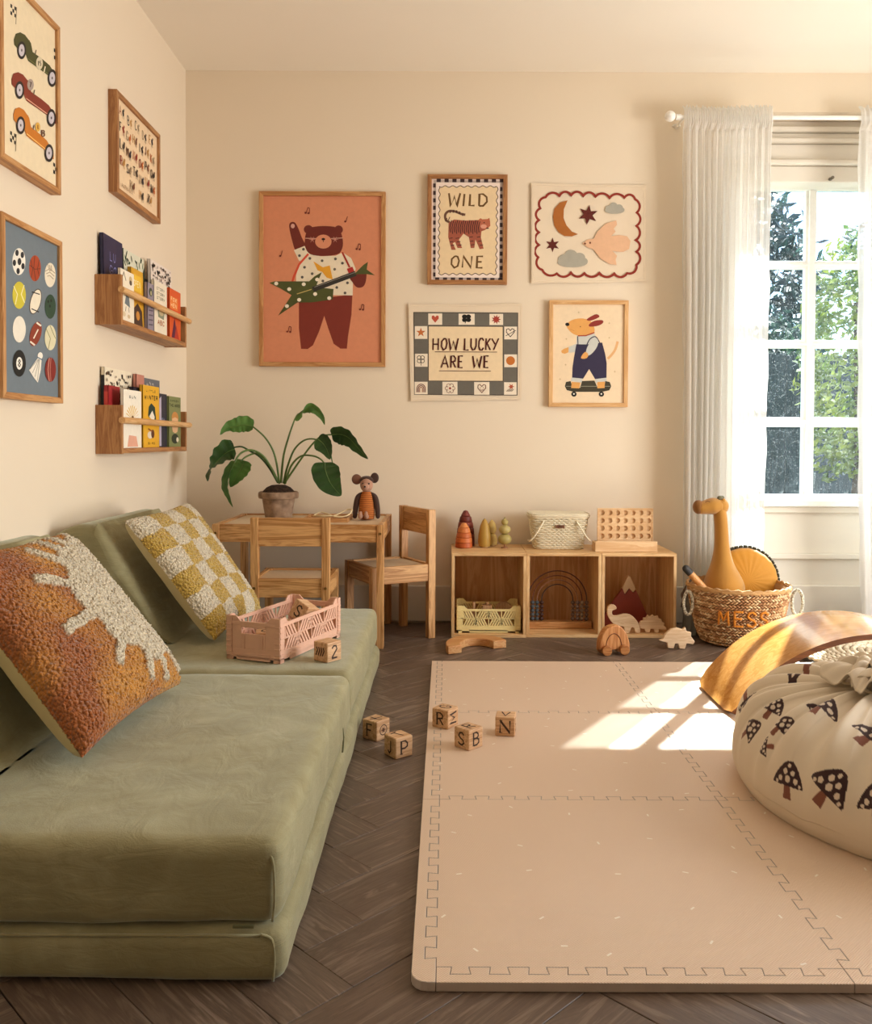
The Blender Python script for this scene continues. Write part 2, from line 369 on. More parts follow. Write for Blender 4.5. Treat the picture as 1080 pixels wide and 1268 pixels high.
for (a, c) in zip(rows, rows[1:]):
    for s in (0, 2):
        b = MB(); b.box(cols[s][0], cols[s + 1][1], GY - .011, GY + .017, a[1], c[0]); b.box(cols[s][0], cols[s + 1][1], GY - .022, GY - .011, a[1] + .012, c[0] - .012); b.build('glazing_bar', WHITE, win, bevel=.003)
def glassmat():
    t = NT('rain_spotted_glass'); v = t.coord((1, 1, .45)); vo = t.add('TexVoronoi'); vo.inputs['Scale'].default_value = 260; t.ln(v, vo.inputs['Vector'])
    spot = t.math('LESS_THAN', vo.outputs['Distance'], .17); big = t.noise(v, 9, 4, .6)
    sel = t.math('MULTIPLY', spot, t.math('GREATER_THAN', t.noise(t.coord(), 90, 2), .5)); film = t.math('MULTIPLY', t.math('SUBTRACT', big, .35), .10)
    fac = t.math('ADD', t.math('MULTIPLY', sel, .5), t.math('MAXIMUM', t.math('MULTIPLY', film, .4), .004))
    tr = t.add('BsdfTransparent'); tr.inputs[0].default_value = (.86, .95, 1, 1); gl = t.add('BsdfGlossy'); gl.inputs['Roughness'].default_value = .02
    tl = t.add('BsdfTranslucent'); tl.inputs[0].default_value = (.75, .85, .9, 1)
    m1 = t.add('MixShader'); m1.inputs[0].default_value = .012; t.ln(tr.outputs[0], m1.inputs[1]); t.ln(gl.outputs[0], m1.inputs[2])
    m2 = t.add('MixShader'); t.ln(fac, m2.inputs[0]); t.ln(m1.outputs[0], m2.inputs[1]); t.ln(tl.outputs[0], m2.inputs[2]); t.ln(m2.outputs[0], t.out.inputs[0]); return t.m
M_GLASS = glassmat()
for c in cols:
    for r_ in rows:
        b = MB(); b.box(c[0] - .004, c[1] + .004, GY + .004, GY + .007, r_[0] - .004, r_[1] + .004); b.build('pane', M_GLASS, win, origin=((c[0] + c[1]) / 2, GY, r_[0]), smooth=0)
b = MB(); b.box(OX0 + .001, OX1 - .001, BW + .10, GY + .1, .49, .52); b.build('window_sill', WHITE, win, bevel=.005)
b = MB(); b.box(OX0 + .001, OX1 - .001, BW + .145, BW + .17, 0, .49)
for z0, z1 in ((.0, .14), (.255, .28), (.46, .49)): b.box(OX0 + .001, OX1 - .001, BW + .125, BW + .146, z0, z1)
b.build('apron_panel', M_TRIM, win, bevel=.005, seg=2)
b = MB(); b.lathe([(0, 0), (.008, 0), (.008, .004), (.003, .006), (.003, .016), (.007, .02), (.007, .028), (0, .03)], (0, 0, 0), 10)
kb = b.build('catch', plain('7d756a', .3, Metallic=.8), win, local=True); kb.rotation_euler = (pi / 2, 0, 0); kb.location = PY(1028, 222, BW + .06) - WL(win)
# side window added out of view for the fill lamp: plain sashes
def added_window(name, loc, wx, wz, axis):
    e = bpy.data.objects.new(name, None); e.location = loc; COL.objects.link(e); e['kind'] = 'structure'; b = MB()
    for k in range(4):
        q = -wx / 2 + (wx - .04) * k / 3; b.box(*((q, q + .04, 0, .04) if axis == 'X' else (0, .04, q, q + .04)), 0, wz)
    for z in (0, wz / 2, wz - .04): b.box(*((-wx / 2, wx / 2, .005, .035) if axis == 'X' else (.005, .035, -wx / 2, wx / 2)), z, z + .04)
    b.build('sash_frame', WHITE, e, local=True, bevel=.004)
added_window('added_side_window', (RX + .1, 1.95, .15), 1.5, 1.55, 'Y')
# ---------------------------------------------------------------- curtains
def sheer():
    t = NT('sheer_cotton'); v = t.coord((1, 1, 1)); n = t.noise(v, 600, 2); slub = t.noise(t.coord((40, 40, 300)), 1, 3)
    df = t.add('BsdfDiffuse'); df.inputs[0].default_value = (.9, .88, .85, 1); tl = t.add('BsdfTranslucent'); tl.inputs[0].default_value = (.88, .88, .86, 1); tr = t.add('BsdfTransparent')
    m1 = t.add('MixShader'); m1.inputs[0].default_value = .5; t.ln(df.outputs[0], m1.inputs[1]); t.ln(tl.outputs[0], m1.inputs[2])
    m2 = t.add('MixShader'); t.ln(t.math('ADD', t.math('MULTIPLY', slub, .10), .78), m2.inputs[0]); t.ln(tr.outputs[0], m2.inputs[1]); t.ln(m1.outputs[0], m2.inputs[2]); t.ln(m2.outputs[0], t.out.inputs[0]); return t.m
M_SHEER = sheer(); RODY, RODZ = 3.62, 2.105
def curtain(name, label, x0, x1, xb0, xb1, flat, seed):
    b = MB(); nf = 13
    def fn(u, v):
        z = .03 + (RODZ + .045 - .03) * v; t = 1 - v
        fold = (1 - flat) if u < .62 else max(0, (1 - flat) * (1 - (u - .62) / .08))
        if seed == 2: fold = (1 - flat) * (1 if u > .3 else u / .3)
        amp = .006 + .024 * min(1, t * 3) * fold
        x = (x0 + (x1 - x0) * u) * (1 - t) + (xb0 + (xb1 - xb0) * u) * t + .01 * sin(3 * t + u * 5 + seed)
        if u in (0, 1): x += .003 * sin(t * 40)
        ph = u * 2 * pi * nf + seed + .8 * sin(t * 2.2 + u * 3)
        y = RODY - .0 + amp * sin(ph) + amp * .4 * sin(ph * 2.3 + t * 2) + .012 * sin(u * 4 + t * 3)
        head = max(0, (v - .955) / .045); y += .006 * head * sin(u * 2 * pi * 42); z += .006 * head * sin(u * 2 * pi * 31)
        if .962 < v < .99: y = RODY + (-.017 if True else 0) + .004 * sin(u * 2 * pi * 42)
        return Vector((x, y - .0, z))
    softgrid(fn, 260, 90, b); e = thing(name, label, 'curtain', (x0, RODY, .03)); b.build('curtain_panel', M_SHEER, e, smooth=180)
    b = MB(); softgrid(lambda u, v: fn(u, .955 + .003 * v) + Vector((0, -.002, 0)), 120, 1, b); b.build('header_seam', M_SHEER, e, smooth=180)
curtain('sheer_curtain', 'sheer white cotton curtain hanging in folds left of the window, above the woven basket', .962, 1.335, .99, 1.30, 0, 0)
curtain('sheer_curtain', 'sheer white curtain at the right edge of the photo, right of the window panes', 1.675, 2.55, 1.74, 2.5, .3, 2)
e = thing('curtain_rod', 'thin white curtain rod with a round finial above the window', 'curtain rod', (.94, RODY, RODZ))
b = MB(); b.cyl((.95, RODY, RODZ), (2.6, RODY, RODZ), .009); b.build('rod', WHITE, e)
b = MB(); b.ball(PY(830, 144, RODY), .022); b.cyl((.935, RODY, RODZ), (.955, RODY, RODZ), .012); b.build('finial', WHITE, e)
b = MB(); b.cyl((.965, RODY, RODZ - .002), (.965, BW, RODZ - .002), .006); b.lathe([(0, 0), (.018, 0), (.018, .006), (0, .006)], (.965, BW - .006, RODZ), 12); b.build('bracket', WHITE, e)
# ---------------------------------------------------------------- garden behind the window
b = MB(); b.box(-6, 14, BW + .31, 16, -.35, -.2)
t = NT('lawn'); t.col(t.ramp(t.noise(t.coord(), 8, 5), [(.3, '31401f'), (.7, '5d6e38')])); struct(b, 'ground', t.m)
def leafmat(c1, c2):
    t = NT('leaves'); oi = t.noise(t.coord(), 5, 2); c = t.ramp(oi, [(.35, c1), (.65, c2)]); t.col(c); t.set(Roughness=.5)
    tl = t.add('BsdfTranslucent'); t.ln(c, tl.inputs[0]); m = t.add('MixShader'); m.inputs[0].default_value = .45; t.ln(t.b.outputs[0], m.inputs[1]); t.ln(tl.outputs[0], m.inputs[2]); t.ln(m.outputs[0], t.out.inputs[0]); return t.m
def shrub(name, label, c, r, n, mat, trunk=True, ls=.06):
    e = thing(name, label, 'tree' if 'tree' in name else 'shrub', (c[0], c[1], -.2)); b = MB()
    for k in range(n):
        d = Vector((random.gauss(0, 1), random.gauss(0, 1), random.gauss(0, 1))).normalized() * random.uniform(.72, 1.0)
        d *= 1 + .22 * noise.noise(d * 2.5 + Vector(c))
        p = Vector((c[0] + d.x * r[0], c[1] + d.y * r[1], c[2] + d.z * r[2]))
        a = Vector((random.gauss(0, 1), random.gauss(0, 1), random.gauss(0, 1))).normalized() * ls; q = a.orthogonal().normalized() * ls * .45
        b.poly([p - a, p + q, p + a, p - q])
    o = b.build('foliage', mat, e, smooth=0); o['kind'] = 'stuff'
    b = MB(); b.tube([(c[0], c[1], -.2), (c[0] + .05, c[1], c[2] * .5), (c[0], c[1], c[2] + r[2] * .5)], [.07, .05, .02], 8); b.build('trunk', plain('4a3a2b', .9), e)
LM1, LM2, LM3 = leafmat('25413a', '4a6a48'), leafmat('66803a', 'a0a850'), leafmat('1d3a3a', '33554c')
shrub('garden_shrub', 'yellow-green shrub in front of the dark fence, seen through the right window panes', (2.66, 5.7, 1.28), (.36, .32, .80), 3400, LM2, ls=.036)
shrub('garden_tree', 'tall dark green tree in the garden right of the yellow shrub', (5.3, 8.4, 2.2), (1.0, .8, 1.5), 4500, LM1, ls=.08)
shrub('garden_shrub', 'small leafy green shrub just behind the dark garden fence', (2.66, 7.1, 1.0), (.38, .3, .85), 1600, LM1, ls=.045)
shrub('garden_shrub', 'dark green hedge bush deep in the garden behind the left panes', (2.2, 9.6, 1.0), (1.25, .5, 1.3), 4500, LM3, ls=.08)
shrub('garden_shrub', 'dark hedge bush at the right end of the garden', (7.9, 9.4, 1.0), (1.0, .5, 1.4), 3000, LM3, ls=.09)
for k, (x, y, z, rx, rz) in enumerate(((-.4, 12.8, 2.2, 1.6, 2.4), (3.6, 12.3, 2.4, 1.7, 2.5), (7.6, 12.6, 2.6, 1.7, 2.7), (11.6, 12.4, 2.2, 1.6, 2.4))):
    shrub('garden_tree', ['tall tree behind the fence, leftmost of the row', 'tall tree behind the fence, seen through the left window panes', 'tall tree behind the fence, seen through the right window panes', 'tall tree behind the fence, farthest right of the row'][k], (x, y, z), (rx, .8, rz), 5200, LM3 if k % 2 else LM1, ls=.12)
e = thing('garden_fence', 'dark slate-blue board fence in the garden behind the lower window panes', 'fence', (3, 6.5, -.2)); fm = wood('2c383f', '3f4d54', 'Z')
b = MB(); b.box(0, .155, 0, .02, 0, 1.62); bd0 = b.build('fence_board', fm, e, local=True, smooth=0); bd0.location = (-4, 0, 0)
for k in range(1, 60):
    o = bd0.copy(); COL.objects.link(o); o.location = (-4 + k * .16, 0, random.uniform(-.01, .01))
b = MB(); b.box(-4, 5.6, .02, .06, .3, .38); b.box(-4, 5.6, .02, .06, 1.3, 1.38); b.build('rail', fm, e, local=True)
# ---------------------------------------------------------------- framed pictures and cloth banners
OAK = lambda ax: wood('b07a45', 'd3a36c', ax, 1.4); OAKD = lambda ax: wood('9c683c', 'bd8a56', ax, 1.4); PALE = lambda ax: wood('d0a168', 'e6c08c', ax, 1.4)
def frame_on(plane, name, label, A, B, wood_fn, fw, depth, paper, axis_h, n, rough=.55):
    """A = top-left, B = bottom-right point on the frame's front plane"""
    A, B = Vector(A), Vector(B); n = Vector(n); e = thing(name, label, 'picture', ((A.x + B.x) / 2, (A.y + B.y) / 2, B.z) if axis_h == 'X' else (A.x - depth, (A.y + B.y) / 2, B.z))
    hx = axis_h == 'X'; a0, a1 = (A.x, B.x) if hx else (A.y, B.y); z0, z1 = B.z, A.z; d0 = (A.y, A.y + depth) if hx else (A.x - depth, A.x)
    def P(h, z, d): return (h, d, z) if hx else (d, h, z)
    for pts, ax in ((((a0, z0), (a0, z1), (a0 + fw, z1 - fw), (a0 + fw, z0 + fw)), 'Z'), (((a1, z0), (a1, z1), (a1 - fw, z1 - fw), (a1 - fw, z0 + fw)), 'Z'),
                    (((a0, z1), (a1, z1), (a1 - fw, z1 - fw), (a0 + fw, z1 - fw)), axis_h), (((a0, z0), (a1, z0), (a1 - fw, z0 + fw), (a0 + fw, z0 + fw)), axis_h)):
        b = MB(); b.prism(pts, lambda u, v, w: P(u, v, w), d0[0], d0[1]); b.build('frame_rail', wood_fn(ax), e, smooth=0, bevel=.0008, seg=1)
    b = MB(); dd = A.y + .008 if hx else A.x - .008; dd2 = dd + .004 if hx else dd - .004
    lo, hi = min(dd, dd2), max(dd, dd2)
    b.box(*((a0 + fw - .002, a1 - fw + .002, lo, hi) if hx else (lo, hi, a0 + fw - .002, a1 - fw + .002)), z0 + fw - .002, z1 - fw + .002)
    b.build('paper', plain(paper, rough), e, smooth=0)
    return e, (a0 + fw, a1 - fw, z0 + fw, z1 - fw), (lo if hx else hi)
DEP = .022
# bear picture -----------------------------------------------------------
e, r_, py_ = frame_on(None, 'framed_print', 'large oak framed print of a brown bear playing a green guitar on terracotta', PY(320.5, 236.5, BW - DEP), PY(477, 454, BW - DEP), OAK, .018, DEP, 'd58b68', 'X', (0, -1, 0))
fr = pxframe(310, 225, 5.283, lambda x, y: PY(x, y, py_), (0, -1, 0)); D = Draw(fr)
BR, RB, GR, WT = '6b2317', '7b2a1b', '4b5123', 'e9ddc6'
D.poly([(318, 780), (668, 738), (662, 870), (640, 1010), (632, 1092), (590, 1092), (545, 1060), (510, 960), (484, 878), (450, 980), (410, 1070), (375, 1095), (332, 1093), (318, 960)], RB)
D.poly([(255, 300), (262, 268), (290, 266), (312, 300), (335, 360), (362, 430), (300, 450), (275, 390)], BR, 4).ell(278, 290, 13, 15, 'd9a79a')
D.poly([(285, 448), (355, 420), (385, 470), (320, 520)], WT)
D.poly([(330, 510), (380, 470), (460, 488), (560, 484), (605, 462), (660, 500), (690, 570), (672, 640), (670, 744), (520, 742), (300, 700), (300, 610)], WT)
D.line([(380, 472), (320, 540), (285, 620), (265, 690)], 14, 'cf4a30')
D.ell(380, 312, 30, 28, BR).ell(578, 314, 28, 28, BR)
D.poly([(372, 320), (400, 298), (480, 290), (560, 298), (592, 330), (606, 390), (600, 440), (570, 475), (480, 486), (395, 475), (360, 430), (358, 370)], BR, 4)
D.ell(478, 392, 54, 46, 'd9906e').ell(478, 376, 12, 8, '2c1410').line([(478, 384), (478, 396)], 4, '2c1410')
D.line([(360, 370), (430, 372)], 4, 'e2b29f').line([(528, 372), (606, 368)], 4, 'e2b29f')
for cx_ in (405, 555): D.star(cx_, 378, 24, 5, 6, 'c98c7c')
D.poly([(412, 520), (475, 560), (520, 548), (540, 640), (500, 628), (470, 590), (440, 580)], 'e3a32c')
for x_, y_ in ((470, 517), (557, 505), (552, 573), (603, 533), (390, 502), (405, 602), (340, 625), (355, 560), (636, 662), (566, 692), (620, 728), (348, 442), (322, 484), (475, 650)): D.ell(x_, y_, 9, 9, '5a5550')
D.poly([(655, 620), (750, 590), (758, 640), (740, 685), (700, 692), (670, 660)], BR, 4)
D.line([(602, 462), (650, 560)], 12, 'a83225').poly([(632, 570), (668, 556), (686, 596), (645, 602)], 'b22c28')
D.poly([(125, 662), (160, 652), (385, 652), (420, 620), (468, 592), (440, 660), (430, 690), (545, 702), (540, 770), (400, 790), (310, 790), (183, 876), (240, 790), (270, 742), (200, 700)], GR)
D.line([(410, 705), (690, 600)], 34, '2c2a26').line([(420, 690), (690, 592)], 3, '9a9488').poly([(680, 605), (740, 545), (770, 525), (762, 575), (815, 612), (760, 605)], GR)
for x_, y_ in ((170, 666), (255, 703), (350, 671), (438, 640), (425, 735), (320, 773), (240, 814), (517, 762)): D.ell(x_, y_, 13, 12, 'f3ead8')
D.line([(305, 735), (400, 705)], 5, 'c9b06a')
for x_, y_, s_ in ((372, 188, 1), (632, 245, 0), (206, 470, 0), (706, 425, 1), (728, 820, 1), (252, 965, 1)):
    D.ell(x_ - 10, y_ + 16, 7, 6, BR).line([(x_ - 5, y_ + 16), (x_ + 4, y_ - 18)], 4, BR)
    if s_: D.ell(x_ + 10, y_ + 18, 7, 6, BR).line([(x_ + 15, y_ + 16), (x_ + 16, y_ - 14)], 4, BR).line([(x_ + 4, y_ - 18), (x_ + 16, y_ - 14)], 5, BR)
D.build('print', e)
# WILD ONE ---------------------------------------------------------------
e, r_, py_ = frame_on(None, 'framed_print', 'small oak framed print reading WILD ONE with a striped tiger', PY(529.5, 215.5, BW - DEP), PY(628, 352, BW - DEP), OAKD, .018, DEP, 'ecd9cf', 'X', (0, -1, 0))
D = Draw(pxframe(500, 205, 6.75, lambda x, y: PY(x, y, py_), (0, -1, 0)))
D.poly([(250, 120), (828, 128), (822, 955), (246, 948)], 'b9aaa4')
for k in range(9): D.poly([(275 + k * 66, 112), (310 + k * 66, 112), (310 + k * 66, 140), (275 + k * 66, 140)], '38272a').poly([(262 + k * 66, 935), (297 + k * 66, 935), (297 + k * 66, 958), (262 + k * 66, 958)], '38272a')
for k in range(13): D.poly([(246, 150 + k * 62), (268, 150 + k * 62), (268, 184 + k * 62), (246, 184 + k * 62)], '38272a').poly([(802, 180 + k * 60), (826, 180 + k * 60), (826, 214 + k * 60), (802, 214 + k * 60)], '38272a')
D.poly([(270, 140), (805, 146), (798, 940), (266, 934)], 'efdfd6')
wav = [(300 + k * 8, 176 + 7 * sin(k * .8)) for k in range(60)] + [(782 + 7 * sin(k * .8) - k * .1, 182 + k * 8.2) for k in range(88)] + [(772 - k * 8, 908 + 7 * sin(k * .8)) for k in range(60)] + [(292 + 7 * sin(k * .8) + k * .08, 902 - k * 8.2) for k in range(88)]
D.poly(wav, 'ead2ab').line(wav, 6, '4a2c20', True)
D.text('W', 372, 340, 95, 108, 0, 15, '6b4a20', 6).text('I', 478, 340, 40, 102, 0, 16, '6b4a20', 10).text('L', 545, 335, 52, 95, 0, 15, '6b4a20', 6).text('D', 622, 338, 76, 98, 0, 15, '6b4a20', 4)
D.text('O', 395, 855, 70, 98, 0, 14, '6b4a20').text('N', 486, 853, 80, 95, 0, 14, '6b4a20', 8).text('E', 604, 855, 60, 95, 0, 14, '6b4a20', 5)
TG, TS = 'a25640', '3f1c1a'
D.line([(385, 475), (352, 455), (348, 410), (378, 382), (430, 385), (480, 405), (515, 412)], 20, '6e4a38', smooth=4)
D.poly([(375, 480), (420, 452), (520, 460), (640, 455), (700, 470), (720, 500), (680, 540), (650, 550), (645, 600), (668, 695), (635, 700), (600, 620), (590, 690), (560, 690), (545, 600), (500, 570), (462, 620), (488, 690), (450, 690), (430, 640), (410, 650), (436, 705), (400, 705), (372, 600)], TG)
D.poly([(628, 452), (642, 440), (656, 450), (700, 448), (716, 438), (722, 470), (724, 505), (690, 534), (650, 525), (628, 490)], 'b8674a').ell(668, 510, 26, 18, 'e0a088').ell(672, 478, 5, 5, '2a1210').ell(700, 525, 12, 5, '2a1210')
for k in range(15): x_ = 388 + k * 17; D.line([(x_ + 12, 458 + (k % 3) * 5), (x_ - 2, 520), (x_ + 4, 560 + (k % 2) * 12)], 7, TS)
for x_, y_ in ((385, 610), (390, 640), (398, 670), (440, 610), (450, 640), (460, 668), (555, 600), (560, 635), (568, 665), (618, 600), (628, 635), (640, 668)): D.line([(x_ - 6, y_), (x_ + 24, y_ - 4)], 6, TS)
for k in range(7): D.line([(350 + k * 24, 470 - k * 12 if k < 5 else 395), (362 + k * 24, 440 - k * 10 if k < 4 else 372 + (k - 4) * 10)], 6, TS) if k in (0, 1) else D.line([(340 + k * 26, 372 + (k - 3) ** 2 * 3), (336 + k * 26, 396 + (k - 3) ** 2 * 3)], 7, TS)
D.build('print', e)
# cloth banners ----------------------------------------------------------
def banner(label, c4, mat):
    pts = [PY(x, y, BW) for x, y in c4]; e = thing('cloth_banner', label, 'wall hanging', ((pts[0].x + pts[1].x) / 2, BW - .004, pts[2].z)); b = MB()
    def base(u, v): p = (pts[3] * (1 - u) + pts[2] * u) * (1 - v) + (pts[0] * (1 - u) + pts[1] * u) * v; return p
    def dy(u, v): return .0035 + .0018 * (1 + sin(u * 6 + v * 3)) * .5 + .003 * (abs(u - .5) * 2) ** 4
    softgrid(lambda u, v: Vector((base(u, v).x, BW - dy(u, v) - .0015, base(u, v).z + .0012 * sin(u * 9))), 40, 30, b); softgrid(lambda u, v: Vector((base(u, v).x, BW - dy(u, v), base(u, v).z + .0012 * sin(u * 9))), 40, 30, b)
    b.build('cloth', mat, e, smooth=180)
    b = MB(); hem = [(.015, .02), (.985, .02), (.985, .98), (.015, .98)]; P = []
    for (a, c), (a2, c2) in zip(hem, hem[1:] + hem[:1]):
        for k in range(20): t_ = k / 20; u, v = a + (a2 - a) * t_, c + (c2 - c) * t_; q = base(u, v); P.append((q.x, BW - dy(u, v) - .0016, q.z + .0012 * sin(u * 9)))
    b.tube(P, .0009, 4, True); b.build('hem', mat, e)
    return e
CL = fabric('e9dac4', 'e3d2ba', 900, .95, .1, .4)
yb = BW - .0095
e = banner('cream cloth banner with moon, stars, clouds and a peach bird inside a red scalloped border', [(658, 227.5), (799.5, 230), (799.5, 349), (658, 351.5)], CL)
D = Draw(pxframe(640, 215, 6.0, lambda x, y: PY(x, y, yb + .0004), (0, -1, 0)), rough=.9)
anc = [(215, 175), (318, 165), (405, 160), (495, 165), (585, 170), (690, 180), (800, 178), (880, 190), (892, 290), (890, 388), (885, 495), (890, 580), (890, 678), (820, 740), (725, 742), (615, 738), (503, 740), (403, 735), (298, 742), (190, 715), (160, 622), (165, 530), (165, 436), (165, 345), (175, 258)]
P = []
cxm, cym = 530, 460
for (x0, y0), (x1, y1) in zip(anc, anc[1:] + anc[:1]):
    mx, my = (x0 + x1) / 2, (y0 + y1) / 2; nx, ny = (y1 - y0), -(x1 - x0); l = sqrt(nx * nx + ny * ny); nx, ny = nx / l, ny / l
    if nx * (mx - cxm) + ny * (my - cym) < 0: nx, ny = -nx, -ny
    for k in range(8): t_ = k / 8; q = sin(pi * t_) ** .7 * 28; P.append((x0 + (x1 - x0) * t_ + nx * q, y0 + (y1 - y0) * t_ + ny * q))
D.line(P, 17, '8d2f22', True)
D.poly([(378, 198), (320, 215), (280, 260), (268, 320), (278, 385), (310, 435), (355, 464), (410, 466), (456, 450), (410, 430), (370, 385), (348, 330), (350, 265)], 'ab672b')
D.star(530, 306, 76, 34, 6, '5d2018', -82).star(266, 530, 55, 24, 6, '5d2018', -90)
for cx_, cy_, s_ in ((415, 640, 1), (727, 262, .65)):
    for dx, dy_, rx, ry in ((0, 20, 112, 36), (-60, -2, 48, 38), (-12, -32, 48, 42), (50, -16, 44, 36), (75, 12, 38, 30)): D.ell(cx_ + dx * s_, cy_ + dy_ * s_, rx * s_, ry * s_, 'a9a69a')
D.poly([(490, 520), (520, 492), (572, 484), (600, 430), (660, 370), (740, 348), (745, 380), (720, 410), (735, 430), (700, 466), (760, 456), (820, 465), (845, 500), (835, 560), (790, 582), (740, 580), (710, 572), (745, 610), (735, 640), (742, 680), (690, 672), (620, 630), (570, 562), (525, 548)], 'e0b593')
D.ell(545, 514, 7, 8, '6d3a22').ell(507, 520, 8, 7, '6d3a22'); D.build('print', e)
e = banner('cream cloth banner reading HOW LUCKY ARE WE inside a grey checked border', [(506, 377), (647, 376.5), (645.5, 495), (509, 497)], CL)
D = Draw(pxframe(500, 370, 6.968, lambda x, y: PY(x, y, yb + .0004), (0, -1, 0)), rough=.9)
G, IV, DK = '6b675f', 'efe3d0', '4a1612'
D.poly([(84, 114), (988, 120), (982, 834), (90, 828)], '3b2f2a').poly([(90, 120), (982, 126), (976, 828), (96, 822)], G)
def sq(x0, y0, x1, y1): D.poly([(x0, y0), (x1, y0), (x1, y1), (x0, y1)], IV)
D.poly([(210, 232), (860, 236), (860, 714), (210, 712)], '4a3a30').poly([(216, 238), (854, 242), (854, 708), (216, 706)], 'ecd6b2')
for q in ((212, 126, 332, 224), (474, 128, 612, 224), (740, 130, 858, 226), (96, 236, 204, 346), (868, 240, 978, 350), (98, 474, 206, 586), (868, 480, 978, 590), (94, 716, 206, 824), (334, 716, 464, 826), (608, 718, 740, 828), (866, 720, 974, 828)): sq(*q)
def heart(cx_, cy_, s_, c, fill=True):
    P = [(cx_, cy_ + s_), (cx_ - s_ * .9, cy_ - s_ * .05), (cx_ - s_ * .85, cy_ - s_ * .7), (cx_ - s_ * .4, cy_ - s_ * .85), (cx_, cy_ - s_ * .4), (cx_ + s_ * .4, cy_ - s_ * .85), (cx_ + s_ * .85, cy_ - s_ * .7), (cx_ + s_ * .9, cy_ - s_ * .05)]
    D.poly(P, c) if fill else D.line(P, 6, c, True)
heart(272, 172, 34, 'b8503a'); D.star(798, 178, 42, 22, 9, 'a03c30'); D.star(148, 290, 42, 17, 5, 'c2703a', -90); heart(920, 290, 38, '2c1a18', False); D.line([(880, 320), (968, 272)], 5, '2c1a18')
for a in range(4): D.ell(542 + 24 * cos(a * pi / 2 + .78), 168 + 20 * sin(a * pi / 2 + .78), 22, 19, '15130f')
D.line([(542, 172), (530, 212)], 6, '15130f')
for a in range(4): cx_, cy_ = 148 + 20 * cos(a * pi / 2 + .78), 522 + 20 * sin(a * pi / 2 + .78); D.line([(cx_ + 17 * cos(t_ * .7), cy_ + 17 * sin(t_ * .7)) for t_ in range(9)], 5, '3a3029', True)
D.line([(148, 530), (150, 576)], 5, '3a3029'); D.ell(922, 534, 38, 38, 'c4722f')
for rr, c in ((36, '6b2f28'), (24, '6b2f28'), (12, 'a56a50')): D.line([(150 - rr, 806), (150 - rr, 776)] + [(150 - rr * cos(pi * k / 8), 776 - rr * sin(pi * k / 8) * 1.1) for k in range(9)] + [(150 + rr, 806)], 7, c)
for a in range(6): D.line([(400 + 26 * cos(a * 1.047) + 17 * cos(t_ * .785), 772 + 26 * sin(a * 1.047) + 17 * sin(t_ * .785)) for t_ in range(8)], 4, '7a4a38', True)
D.ell(400, 772, 24, 24, IV).ell(400, 772, 10, 10, 'a03c30'); heart(674, 772, 38, '6b3a2a', False); D.ell(662, 768, 3, 4, '6b3a2a').ell(686, 768, 3, 4, '6b3a2a'); D.line([(660, 782), (674, 790), (688, 782)], 4, '6b3a2a')
D.star(928, 758, 28, 12, 6, 'a8503a')
for k in range(4): D.line([(888 + k * 14, 800), (906 + k * 14, 780)], 5, '5a4a40')
for ch, x_, w_ in (('H', 250, 50), ('O', 322, 52), ('W', 388, 80), ('L', 520, 45), ('U', 576, 52), ('C', 645, 45), ('K', 704, 46), ('Y', 758, 58)): D.text(ch, x_, 442, w_, 100, 0, 12, DK, 3)
for ch, x_, w_ in (('A', 324, 60), ('R', 402, 48), ('E', 468, 44), ('W', 594, 76), ('E', 690, 44)): D.text(ch, x_, 594, w_, 100, 0, 12, DK, 3)
D.line([(270, 458), (806, 460)], 5, '5a3028').line([(305, 622), (752, 624)], 5, '5a3028'); D.build('print', e)
# dog picture -------------------------------------------------------------
e, r_, py_ = frame_on(None, 'framed_print', 'pale wood framed print of a dog in blue dungarees on a skateboard', PY(680.5, 371.5, BW - DEP), PY(777.5, 504, BW - DEP), PALE, .017, DEP, 'ecd6b6', 'X', (0, -1, 0))
D = Draw(pxframe(670, 360, 8.45, lambda x, y: PY(x, y, py_), (0, -1, 0)))
NV, OR, SH = '2b2444', 'e0a45a', 'c9cbc6'
D.line([(698, 712), (740, 670), (780, 610), (802, 530)], 26, 'e2b07a', smooth=3)
D.poly([(375, 470), (560, 450), (600, 520), (620, 600), (360, 640), (290, 650), (285, 590), (370, 555)], SH).poly([(212, 628), (240, 608), (290, 590), (288, 645), (250, 660), (218, 652)], OR)
D.poly([(268, 372), (300, 320), (380, 292), (470, 296), (540, 340), (560, 435), (480, 470), (390, 470), (320, 440)], OR, 3).ell(276, 352, 22, 18, '15100f').ell(412, 376, 6, 6, '7a4a28').line([(300, 400), (350, 420)], 3, 'b87a3c')
D.line([(385, 472), (470, 470), (560, 438)], 12, '9c3226')
D.poly([(478, 300), (560, 250), (600, 252), (606, 278), (520, 314)], '8c2a22', 3).poly([(505, 350), (560, 315), (640, 308), (650, 335), (600, 366), (512, 376)], '8c2a22', 3)
D.poly([(370, 560), (480, 562), (640, 542), (672, 660), (688, 760), (686, 912), (568, 928), (504, 820), (438, 926), (326, 912), (330, 800), (345, 700)], NV)
D.line([(384, 478), (388, 562)], 9, NV).line([(480, 566), (510, 508), (560, 480), (590, 500), (622, 560)], 10, NV, smooth=3)
D.poly([(470, 640), (500, 560), (555, 495), (596, 515), (590, 580), (540, 650), (490, 680)], SH, 3).poly([(418, 696), (460, 640), (495, 665), (480, 705), (435, 712)], OR, 2)
D.poly([(320, 908), (440, 920), (425, 962), (312, 945)], SH).poly([(562, 925), (686, 910), (690, 950), (575, 965)], SH)
